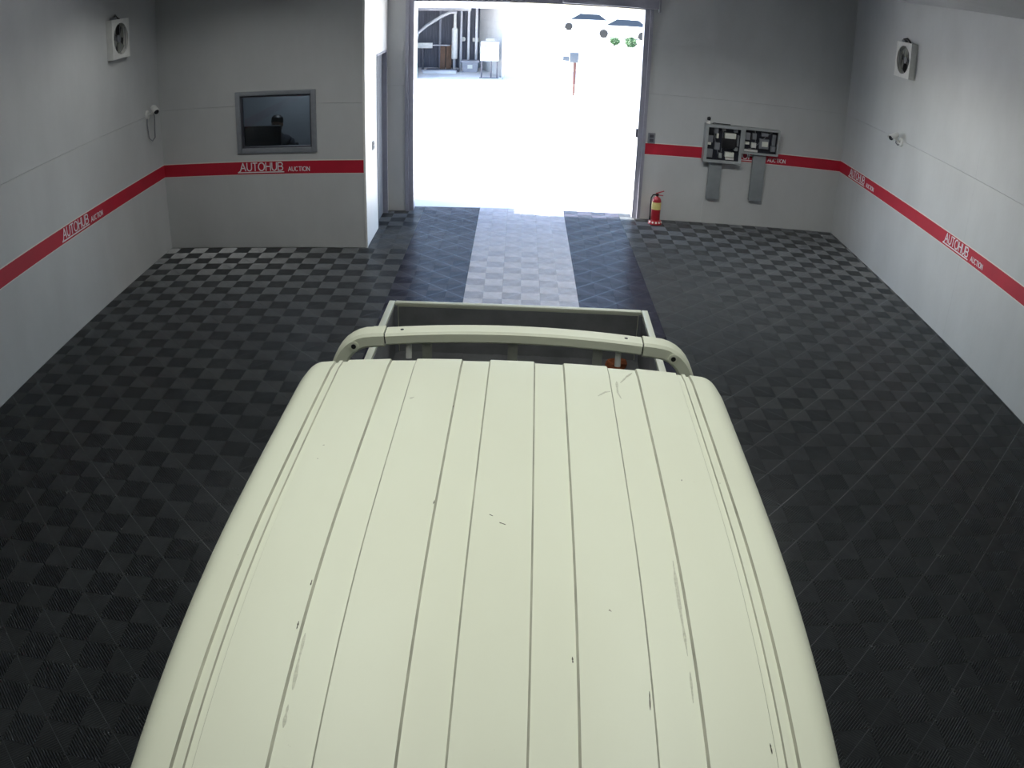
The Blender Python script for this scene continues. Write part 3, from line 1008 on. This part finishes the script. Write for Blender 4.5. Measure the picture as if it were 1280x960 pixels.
c1 = [('breaker', 0.16, 0.82, 0.07, 0.10, 0.06, M_BLACKP), ('breaker', 0.30, 0.84, 0.06, 0.09, 0.06, M_GREYP), ('breaker', 0.16, 0.60, 0.08, 0.10, 0.05, M_GREYP), ('label_plate', 0.13, 0.48, 0.06, 0.035, 0.065, M_LABELW),
      ('label_plate', 0.34, 0.70, 0.03, 0.07, 0.065, M_LABELW), ('contactor', 0.66, 0.52, 0.20, 0.15, 0.06, M_BLACKP), ('label_plate', 0.68, 0.72, 0.16, 0.075, 0.066, M_LABELW), ('breaker', 0.50, 0.88, 0.05, 0.05, 0.06, M_GREYP),
      ('breaker', 0.82, 0.87, 0.05, 0.05, 0.06, M_GREYP), ('terminal_block', 0.16, 0.22, 0.10, 0.12, 0.05, M_GREYP), ('label_plate', 0.70, 0.22, 0.13, 0.07, 0.06, M_LABELW), ('label_plate', 0.46, 0.18, 0.045, 0.07, 0.06, M_CABGREY),
      ('label_plate', 0.86, 0.38, 0.05, 0.05, 0.06, M_CABGREY), ('label_plate', 0.72, 0.11, 0.12, 0.03, 0.05, M_WHITEP), ('contactor', 0.36, 0.42, 0.07, 0.10, 0.05, M_GREYP), ('terminal_block', 0.90, 0.60, 0.03, 0.16, 0.05, M_GREYP)]
c2 = [('breaker', 0.14, 0.66, 0.07, 0.10, 0.05, M_GREYP), ('breaker', 0.32, 0.68, 0.06, 0.09, 0.05, M_GREYP), ('label_plate', 0.14, 0.40, 0.06, 0.035, 0.055, M_LABELW), ('label_plate', 0.32, 0.34, 0.07, 0.07, 0.055, M_WHITEP),
      ('contactor', 0.60, 0.42, 0.14, 0.14, 0.05, M_GREYP), ('label_plate', 0.62, 0.42, 0.09, 0.075, 0.058, M_LABELW), ('terminal_block', 0.86, 0.60, 0.05, 0.16, 0.05, M_GREYP), ('breaker', 0.86, 0.26, 0.07, 0.08, 0.05, M_GREYP),
      ('breaker', 0.60, 0.78, 0.10, 0.05, 0.05, M_GREYP), ('label_plate', 0.26, 0.12, 0.20, 0.03, 0.05, M_WHITEP)]
cabinet('grey electrical cabinet with white labels, left of the pair above its grey duct', 2.50, 3.05, 0.93, 1.475, 0.13, c1, True)
cabinet('shorter grey electrical cabinet, right of the pair, open front with one pale label', 3.055, 3.60, 1.09, 1.47, 0.10, c2, False)
for nm, x0, x1, z0, z1 in (('grey flat cable duct under the left electrical cabinet', 2.61, 2.795, 0.385, 0.928), ('longer grey flat cable duct under the right electrical cabinet', 3.245, 3.435, 0.40, 1.088)):
    t = thing('cable_duct', nm, 'duct', ((x0 + x1) / 2, YB, z0), 0, 'cable ducts below the cabinets')
    w = (x1 - x0) / 2
    bx('duct_cover', (-w, -0.075, 0.0), (w, -0.012, z1 - z0 - 0.002), M_DUCT, t, 0.005)
    bx('duct_base', (-w + 0.006, -0.012, 0.006), (w - 0.006, 0, z1 - z0 - 0.008), M_GREYP, t)
# small camera standing on the cabinet
t = thing('webcam', 'small white camera with black head on top of the left electrical cabinet', 'camera', (2.545, YB - 0.07, 1.475))
MB().lathe([(0.032, 0), (0.034, 0.018), (0.022, 0.034), (0.012, 0.042)], (0, 0, 0), (0, 0, 1), 16).build('camera_base', M_WHITEP, t, smooth=True)
MB().lathe([(0.0, -0.03), (0.022, -0.022), (0.028, 0), (0.022, 0.022), (0.0, 0.03)], (0, 0, 0.070), (0, 0, 1), 16).build('camera_head', M_BLACKP, t, smooth=True)
t = thing('cable_strip', 'black cable lying along the top edge of the left electrical cabinet', 'cable', (2.66, YB - 0.08, 1.475))
MB().tube([(-0.06, 0, 0.008), (-0.03, 0.01, 0.012), (0.03, -0.005, 0.010), (0.09, 0.006, 0.008), (0.2, 0.0, 0.008)], 0.008, 8).build('cable_run', M_BLACKP, t, smooth=True)

# ------------------------------------------------------------------ switches
def switch(label, loc, rz, w, h, m):
    t = thing('wall_switch', label, 'switch', loc, rz)
    bx('switch_plate', (-w / 2, -0.012, -h / 2), (w / 2, 0, h / 2), m, t, 0.003)
    for k in (-1, 1):
        bx('rocker', (-w * 0.28, -0.018, k * h * 0.2 - h * 0.15), (w * 0.28, -0.012, k * h * 0.2 + h * 0.15), M_DSTEEL, t, 0.002)
    return t


switch('grey switch plate on the back wall between the door and the red stripe', (1.765, YB, 1.19), 0, 0.105, 0.15, M_GREYP)
switch('small dark switch on the bright side wall of the office', (XO, -0.24, 1.19), math.pi / 2, 0.10, 0.11, M_GREYP)

# ------------------------------------------------------------------ fire extinguisher
t = thing('fire_extinguisher', 'red fire extinguisher with yellow label on its stand beside the door', 'extinguisher', (1.875, 0.735, 0.0012))
st = MB().lathe([(0.098, 0), (0.100, 0.012), (0.085, 0.05), (0.072, 0.055)], (0, 0, 0), (0, 0, 1), 24).build('stand', M_EXT, t, smooth=True)
for k in range(5):
    a = math.radians(-150 + 30 * k)
    MB().lathe([(0.014, 0.0), (0.014, 0.004)], (0.0905 * math.cos(a), 0.0905 * math.sin(a), 0.034), (math.cos(a), math.sin(a), 0.35), 10).build('reflector', M_LABELW, st)
MB().lathe([(0.060, 0.05), (0.064, 0.06), (0.064, 0.33), (0.058, 0.36), (0.040, 0.385), (0.020, 0.395), (0.018, 0.41)], (0, 0, 0), (0, 0, 1), 24).build('cylinder', M_EXT, t, smooth=True)
MB().lathe([(0.0648, 0.215), (0.0652, 0.217), (0.0652, 0.318), (0.0648, 0.32)], (0, 0, 0), (0, 0, 1), 24, cap=False).build('label_band', M_YEL, t, smooth=True)
MB().lathe([(0.02, 0.405), (0.022, 0.41), (0.022, 0.435), (0.015, 0.44)], (0, 0, 0), (0, 0, 1), 14).build('valve', M_BLACKP, t, smooth=True)
hn = MB().box((-0.02, -0.011, 0.435), (0.10, 0.011, 0.445), rot=Matrix.Rotation(-0.35, 3, 'Y'), piv=(-0.02, 0, 0.44))
hn.box((-0.01, -0.011, 0.415), (0.085, 0.011, 0.424), rot=Matrix.Rotation(0.05, 3, 'Y'), piv=(-0.01, 0, 0.42))
hn.build('handle', M_EXT, t)
MB().tube([(-0.015, 0, 0.425), (-0.06, -0.01, 0.42), (-0.085, -0.02, 0.38), (-0.088, -0.02, 0.26), (-0.083, -0.02, 0.12), (-0.082, -0.02, 0.06)], [0.010, 0.010, 0.010, 0.010, 0.011, 0.016], 10).build('hose', M_BLACKP, t, smooth=True)

# ------------------------------------------------------------------ inside the office
t = thing('office_desk', 'dark desk standing behind the office window', 'desk', (-3.55, 0.12, 0))
bx('desk_top', (-0.7, -0.35, 0.70), (0.75, 0.35, 0.73), M_DESK, t, 0.004)
for x in (-0.65, 0.68):
    bx('desk_leg', (x, -0.32, 0), (x + 0.03, 0.32, 0.70), M_DESK, t)
bx('desk_back', (-0.62, -0.33, 0.25), (0.68, -0.31, 0.70), M_DESK, t)
t = thing('computer_monitor', 'wide black computer monitor seen from behind through the office window', 'monitor', (-3.56, 0.12, 0.73))
bx('monitor_screen', (-0.36, -0.02, 0.15), (0.36, 0.025, 0.68), M_BLACKP, t, 0.01)
bx('monitor_neck', (-0.04, -0.045, 0.02), (0.04, -0.02, 0.40), M_BLACKP, t, 0.006)
bx('monitor_foot', (-0.14, -0.11, 0.0), (0.14, 0.09, 0.02), M_BLACKP, t, 0.008)


def skinned(name, joints, edges, m, parent, root=0, sub=2):
    me = bpy.data.meshes.new(name)
    me.from_pydata([j[0] for j in joints], edges, [])
    o = bpy.data.objects.new(name, me)
    COL.objects.link(o)
    o.modifiers.new('skin', 'SKIN').use_smooth_shade = True
    me.skin_vertices.new() if not me.skin_vertices else None
    for k, j in enumerate(joints):
        r = j[1]
        me.skin_vertices[0].data[k].radius = (r, r) if not isinstance(r, tuple) else r
        me.skin_vertices[0].data[k].use_root = (k == root)
    s = o.modifiers.new('sub', 'SUBSURF')
    s.levels = s.render_levels = sub
    dg = bpy.context.evaluated_depsgraph_get()
    ev = bpy.data.meshes.new_from_object(o.evaluated_get(dg))
    ev.name = name
    bpy.data.objects.remove(o)
    ev.materials.clear()
    ev.materials.append(m)
    for p in ev.polygons:
        p.use_smooth = True
    return link(name, ev, parent)


PX, PY = -3.50, 0.98
t = thing('office_chair', 'dark office chair holding the person behind the office window', 'chair', (PX, PY + 0.06, 0), math.pi / 2)
bx('seat', (-0.24, -0.23, 0.40), (0.24, 0.25, 0.47), M_CLOTH, t, 0.03)
bx('backrest', (0.22, -0.22, 0.55), (0.28, 0.22, 0.95), M_CLOTH, t, 0.03)
MB().tube([(0.0, 0, 0.08), (0.0, 0, 0.40)], 0.025).build('gas_lift', M_BLACKP, t)
MB().box((0.20, -0.03, 0.40), (0.26, 0.03, 0.60)).build('back_support', M_BLACKP, t)
for k in range(5):
    a = 2 * math.pi * k / 5
    MB().tube([(0, 0, 0.09), (0.28 * math.cos(a), 0.28 * math.sin(a), 0.05)], 0.02).build('base_arm', M_BLACKP, t)
    MB().lathe([(0.025, -0.02), (0.03, 0), (0.025, 0.02)], (0.28 * math.cos(a), 0.28 * math.sin(a), 0.03), (math.sin(a), -math.cos(a), 0), 12).build('castor', M_BLACKP, t)

# seated person, facing the monitor (towards -x and the window)
pr = thing('person', 'person in dark clothing sitting at the desk behind the office window', 'person', (PX, PY, 0), math.pi / 2)
J = [((0.08, 0, 0.56), (0.13, 0.16)), ((0.07, 0, 0.75), (0.115, 0.15)), ((0.05, 0, 0.93), (0.12, 0.17)), ((0.03, 0, 1.06), (0.09, 0.15)), ((0.01, 0, 1.13), 0.058), ((-0.01, 0, 1.19), 0.055)]
ED = [(0, 1), (1, 2), (2, 3), (3, 4), (4, 5)]
for s in (-1, 1):
    b = len(J)
    J += [((0.03, s * 0.18, 1.05), 0.065), ((-0.02, s * 0.24, 0.86), 0.05), ((-0.20, s * 0.17, 0.69), 0.038), ((-0.28, s * 0.14, 0.655), 0.03)]
    ED += [(3, b), (b, b + 1), (b + 1, b + 2), (b + 2, b + 3)]
    b = len(J)
    J += [((0.02, s * 0.10, 0.54), 0.085), ((-0.36, s * 0.13, 0.53), 0.065), ((-0.40, s * 0.13, 0.28), 0.05), ((-0.40, s * 0.13, 0.08), 0.038), ((-0.52, s * 0.13, 0.045), 0.036)]
    ED += [(0, b), (b, b + 1), (b + 1, b + 2), (b + 2, b + 3), (b + 3, b + 4)]
skinned('body', J, ED, M_CLOTH, pr)
hd_ = MB().lathe([(0.002, -0.125), (0.045, -0.11), (0.066, -0.07), (0.076, -0.01), (0.080, 0.04), (0.070, 0.09), (0.040, 0.12), (0.002, 0.128)], (-0.025, 0, 1.285), (0.06, 0, 1), 20, cap=False)
hd_ = hd_.build('head', M_SKIN, pr, smooth=True)
MB().lathe([(0.002, -0.012), (0.012, 0.0), (0.002, 0.022)], (-0.105, 0, 1.275), (-1, 0, 0.1), 10, cap=False).build('nose', M_SKIN, hd_, smooth=True)
for s in (-1, 1):
    MB().lathe([(0.002, -0.006), (0.028, 0.0), (0.002, 0.008)], (-0.015, s * 0.080, 1.28), (0, s, 0), 12, cap=False).build('ear', M_SKIN, hd_, smooth=True)
    MB().lathe([(0.002, -0.004), (0.011, 0.0), (0.002, 0.006)], (-0.099, s * 0.031, 1.295), (-1, s * 0.3, 0), 10, cap=False).build('eye', M_BLACKP, hd_, smooth=True)
    hand = MB().box((-0.375, s * 0.135 - 0.035, 0.625), (-0.30, s * 0.135 + 0.035, 0.647), bev=0.009)
    for k in range(4):
        y = s * 0.135 - 0.026 + 0.0175 * k
        L = (0.062, 0.074, 0.070, 0.055)[k]
        hand.tube([(-0.37, y, 0.638), (-0.37 - L * 0.55, y, 0.642), (-0.37 - L, y, 0.628)], [0.009, 0.0085, 0.007], 8)
    hand.tube([(-0.315, s * 0.135 - s * 0.030, 0.636), (-0.345, s * 0.135 - s * 0.055, 0.636), (-0.375, s * 0.135 - s * 0.060, 0.630)], [0.011, 0.010, 0.008], 8)
    hand.build('hand', M_SKIN, pr, smooth=True)
bx('mouth', (-0.103, -0.022, 1.225), (-0.088, 0.022, 1.232), mat('lips', (0.25, 0.10, 0.08), 0.5, var=0.1, scale=30), hd_, 0.002)
MB().lathe([(0.084, 0.022), (0.090, 0.05), (0.082, 0.100), (0.050, 0.134), (0.002, 0.144)], (-0.020, 0, 1.285), (0.16, 0, 1), 20, cap=False).build('hair', M_HAIR, pr, smooth=True)

# ------------------------------------------------------------------ outdoors
ground = struct(bx('ground', (-70, YB + 0.24, -0.30), (70, 140, -0.012), M_CONC))

# open shed across the yard
SY0, SY1, SX0, SX1, SH = 18.3, 22.3, -3.62, -0.62, 2.50
shed = thing('open_shed', 'open fronted shed across the yard with grey sheet walls and white end wall', 'shed', (0, 0, -0.012))
bx('end_wall', (SX0 - 2.6, SY0, 0), (SX0, SY0 + 0.15, 3.6), M_SHEDW, shed)
cw = MB()
zz = []
n = 60
rows = [[], []]
for k in range(n * 2 + 1):
    x = SX0 - 0.8 + (-1.68 - SX0 + 0.8) * k / (2 * n)
    y = SY1 + (0.02 if k % 2 else -0.02)
    rows[0].append((x, y, 0))
    rows[1].append((x, y, 3.3))
rows2 = [[(x, y + 0.004, z) for x, y, z in rows[1]], [(x, y + 0.004, z) for x, y, z in rows[0]]]
cw.grid(rows + rows2 + [rows[0]], False)
cw.build('sheet_wall', M_CORR, shed)
wd_ = Vector((-0.72 + 1.68, 19.0 - SY1, 0)).normalized()
wn_ = Vector((wd_.y, -wd_.x, 0))
wlen = math.hypot(-0.72 + 1.68, 19.0 - SY1)


def slanted(name, a, b, z0, z1, t0, t1, m):
    mb_ = MB()
    p = [Vector((-1.68, SY1, 0)) + wd_ * q + wn_ * t for q, t in ((a, t0), (b, t0), (b, t1), (a, t1))]
    mb_.grid([[(v.x, v.y, z0) for v in p], [(v.x, v.y, z1) for v in p]], True, 0, True)
    mb_.build(name, m, shed)


slanted('side_wall', 0, wlen, 0, 3.3, -0.12, 0.0, M_SHEDW)
bx('side_wall', (SX0 - 0.9, SY0 + 0.15, 0), (SX0 - 0.75, SY1, 3.3), M_CORR, shed)
bx('lintel', (SX0 - 2.6, SY0 - 0.02, 2.62), (SX1 + 0.12, SY0 + 0.12, 3.6), M_SHEDW, shed)
bx('lintel_edge', (SX0 - 0.05, SY0 - 0.04, 2.50), (SX1 + 0.12, SY0 + 0.1, 2.62), M_PIPE, shed)
bx('roof', (SX0 - 2.7, SY0 - 0.25, 3.6), (SX1 + 0.4, SY1 + 0.4, 3.72), M_PIPE, shed)
bx('corner_post', (SX1 - 0.10, SY0 + 0.02, 0), (SX1 - 0.03, SY0 + 0.10, 2.62), M_STEEL, shed)
for k, x in enumerate((-3.2, -2.62, -2.1, -1.8)):
    bx('wall_stud', (x - 0.045, SY1 - 0.16, 0), (x + 0.045, SY1 - 0.04, 3.3), M_PIPE if k > 1 else M_CORR, shed)
bx('roof_beam', (SX0 - 0.7, SY1 - 0.5, 2.30), (-2.0, SY1 - 0.35, 2.42), M_PIPE, shed)
for k in range(11):
    slanted('siding_board', 0.02, wlen, 0.02 + 0.28 * k, 0.02 + 0.28 * k + 0.268, 0.0, 0.015, M_SHEDW)

t = thing('bent_pipe', 'bent pale pipe with thick white sleeve standing inside the open shed', 'pipe', (-2.60, 21.3, -0.012))
MB().tube([(-1.45, 0, 1.1), (-1.35, 0, 1.45), (-1.0, 0, 1.75), (-0.45, 0, 2.1), (-0.15, 0, 2.25), (0.1, 0, 2.25)], 0.065, 10).build('pipe_run', M_PIPE, t, smooth=True)
MB().tube([(0.03, 0, 0.0), (0.03, 0, 0.55)], 0.05, 10).build('lower_pipe', M_PIPE, t, smooth=True)
MB().lathe([(0.06, 0.42), (0.115, 0.45), (0.115, 1.60), (0.06, 1.66), (0.05, 2.2)], (0.03, 0, 0), (0, 0, 1), 16).build('pipe_sleeve', M_WHITEP, t, smooth=True)
MB().box((-0.12, -0.12, 0.0), (0.20, 0.14, 0.03)).build('pipe_foot', M_DSTEEL, t)
MB().tube([(0.27, 0, 0.0), (0.27, 0, 2.3)], 0.045, 8).build('vent_riser', M_PIPE, t, smooth=True)

t = thing('horizontal_bar', 'white horizontal bar with thin rod fixed inside the shed', 'bar', (-3.3, 21.3, 0.85))
bx('bar_body', (-0.75, -0.06, -0.012), (-0.10, 0.06, 0.20), M_WHITEP, t, 0.01)
MB().tube([(-0.10, 0, 0.10), (0.55, 0, 0.10)], 0.025, 8).build('bar_rod', M_PIPE, t, smooth=True)
bx('bar_stand', (-0.50, -0.04, -0.86), (-0.42, 0.04, -0.012), M_DSTEEL, t)

t = thing('storage_crate', 'grey plastic storage crate with a white label inside the shed', 'crate', (-1.93, 20.8, -0.012))
cr_ = MB()
cr_.grid([[(-0.26, -0.2, 0), (0.26, -0.2, 0), (0.26, 0.2, 0), (-0.26, 0.2, 0)], [(-0.30, -0.24, 0.36), (0.30, -0.24, 0.36), (0.30, 0.24, 0.36), (-0.30, 0.24, 0.36)]], True, cap=True)
cr_.build('crate_body', M_CRATE, t)
bx('crate_lid', (-0.34, -0.28, 0.36), (0.34, 0.28, 0.43), M_CRATE, t, 0.02)
bx('crate_label', (-0.09, -0.245, 0.14), (0.09, -0.215, 0.28), M_LABELW, t)
for nm, x, z, lb in (('wall_clock', -2.30, 1.15, 'small white rounded plate on the shed wall nearest the white sleeve'), ('wall_sign', -1.83, 1.12, 'small white rectangular plate on the shed back wall')):
    if nm == 'wall_clock':
        o = MB().lathe([(0.10, 0), (0.10, 0.02), (0.06, 0.03)], (x, SY1 - 0.17, z), (0, -1, 0), 6)
    else:
        o = MB().box((x - 0.12, SY1 - 0.06, z - 0.08), (x + 0.12, SY1 - 0.02, z + 0.08))
    tag(o.build('wall_plate', M_WHITEP), lb, 'plate')
for k, x in enumerate((-3.05, -2.82)):
    o = MB().box((x - 0.10, 0, 0), (x + 0.10, 0.03, 0.95), rot=Matrix.Rotation(-0.12, 3, 'X'), piv=(x, 0, 0), bev=0.004)
    b_ = o.build('board', M_BROWN, None, smooth=True)
    b_.location = (0, 21.7, -0.012)
    tag(b_, 'brown board leaning at the shed back wall, ' + ('left one' if k == 0 else 'right one next to the pipe'), 'board', 'brown boards in the shed')
for k, (x, y, L, a, m) in enumerate(((-3.05, 20.4, 1.3, 0.12, M_PIPE), (-3.0, 20.0, 1.2, 0.05, M_SHEDW), (-2.95, 20.8, 1.25, 0.18, M_DSTEEL))):
    o = MB().box((-L / 2, -0.06, 0), (L / 2, 0.06, 0.09), bev=0.01).build('metal_beam', m, None, smooth=True)
    o.location = (x, y, -0.012)
    o.rotation_euler = (0, 0, -a)
    tag(o, ('grey metal beam lying on the shed floor', 'white beam lying nearest the shed opening', 'dark metal beam lying rearmost on the shed floor')[k], 'beam', 'beams on the shed floor')

t = thing('white_cabinet', 'white cabinet on dark legs standing by the shed side wall', 'cabinet', (-1.14, 18.80, -0.012))
bx('cabinet_box', (-0.32, -0.25, 0.62), (0.30, 0.25, 1.30), M_SHEDW, t, 0.02)
for x in (-0.28, 0.05, 0.26):
    for y in (-0.22, 0.22):
        bx('leg', (x - 0.018, y - 0.018, 0), (x + 0.018, y + 0.018, 0.62), M_DSTEEL, t)
bx('foot_bar', (-0.34, -0.24, 0.0), (0.32, -0.20, 0.03), M_DSTEEL, t)
bx('top_vent', (-0.15, -0.262, 1.33), (0.15, -0.20, 1.42), M_GREYP, t, 0.01)
bx('control_panel', (-0.20, -0.256, 1.10), (-0.08, -0.245, 1.18), M_GREYP, t)

# sign post in the yard
t = thing('sign_post', 'red brown post with grey blue sign box standing in the bright yard', 'sign', (1.53, 14.6, -0.012))
MB().tube([(0, 0, 0), (0, 0, 1.06)], [0.030, 0.055], 10).build('post', M_POST, t, smooth=True)
bx('sign_box', (-0.16, -0.07, 1.02), (0.10, 0.07, 1.33), M_SIGN, t, 0.012)
bx('side_box', (-0.36, -0.06, 1.06), (-0.17, 0.06, 1.20), M_SIGN, t, 0.012)

# far side of the yard: parked cars and shrubs
def car(label, x, y, rz, m):
    t = thing('parked_car', label, 'car', (x, y, -0.012), rz, 'cars parked far across the yard')
    b = MB()
    sec_ = lambda hw, zs: [(-hw, zs[0]), (-hw, zs[1]), (-hw * 0.9, zs[2]), (hw * 0.9, zs[2]), (hw, zs[1]), (hw, zs[0])]
    rows = []
    for px, hw, zs in ((-2.2, 0.70, (0.42, 0.55, 0.66)), (-2.05, 0.82, (0.30, 0.62, 0.74)), (-1.2, 0.86, (0.25, 0.70, 0.90)), (0, 0.87, (0.25, 0.72, 0.94)), (1.5, 0.86, (0.25, 0.72, 0.95)), (2.1, 0.82, (0.30, 0.70, 0.92)), (2.2, 0.72, (0.42, 0.62, 0.80))):
        rows.append([(px, yy, z) for yy, z in sec_(hw, zs)])
    b.grid(rows, True, 0, True)
    b.build('car_body', m, t, smooth=True)
    g = MB()
    g.grid([[(-1.25, -0.76, 0.9), (-1.25, 0.76, 0.9), (1.75, 0.76, 0.93), (1.75, -0.76, 0.93)], [(-0.45, -0.62, 1.40), (-0.45, 0.62, 1.40), (1.05, 0.62, 1.42), (1.05, -0.62, 1.42)]], True, 0, True)
    g.build('cabin_glass', M_CARGLASS, t)
    bx('car_roof', (-0.5, -0.63, 1.40), (1.1, 0.63, 1.46), m, t, 0.03)
    for wx in (-1.35, 1.35):
        for wy in (-0.80, 0.80):
            MB().lathe([(0.18, -0.1), (0.30, -0.09), (0.31, 0), (0.30, 0.09), (0.18, 0.1)], (wx, wy, 0.31), (0, 1, 0), 18).build('wheel', M_RUBBER, t, smooth=True)


M_CARW = mat('white_car_paint', (0.75, 0.75, 0.76), 0.3, var=0.03, scale=3, coat=0.5)
M_CARS = mat('silver_car_paint', (0.55, 0.57, 0.60), 0.3, 0.3, var=0.03, scale=3, coat=0.5)
car('white car parked far across the yard, right one near the door jamb', 7.0, 49.0, -0.06, M_CARW)
car('silver car parked far across the yard, left of the white car', 5.0, 58.0, 0.02, M_CARS)


def shrub(label, x, y, r, h):
    t = thing('shrub', label, 'shrub', (x, y, -0.012), 0, 'shrubs at the far edge of the yard')
    v, f = [], []
    rnd = random.Random(int(x * 97 + y * 13))
    for k in range(420):
        a, b, rr = rnd.uniform(0, 6.283), rnd.uniform(-1, 1), rnd.uniform(0.6, 1.0)
        c = Vector((math.cos(a) * math.sqrt(1 - b * b) * r * rr, math.sin(a) * math.sqrt(1 - b * b) * r * rr, h * 0.55 + b * h * 0.45 * rr))
        d1 = Vector((rnd.uniform(-1, 1), rnd.uniform(-1, 1), rnd.uniform(-1, 1))).normalized() * 0.09
        d2 = d1.cross(Vector((rnd.uniform(-1, 1), rnd.uniform(-1, 1), rnd.uniform(-1, 1)))).normalized() * 0.05
        n = len(v)
        v += [tuple(c - d1), tuple(c + d2), tuple(c + d1), tuple(c - d2)]
        f.append((n, n + 1, n + 2, n + 3))
    me = bpy.data.meshes.new('foliage')
    me.from_pydata(v, [], f)
    me.materials.append(M_LEAF)
    link('foliage', me, t)
    MB().tube([(0, 0, 0), (0.02, 0.01, h * 0.6)], [0.03, 0.015], 6).build('stem', M_BROWN, t)


shrub('round green shrub in the yard, nearest the right door jamb', 6.2, 38.0, 0.35, 0.7)
shrub('low green shrub in the yard, left of the round one', 5.5, 40.0, 0.30, 0.5)
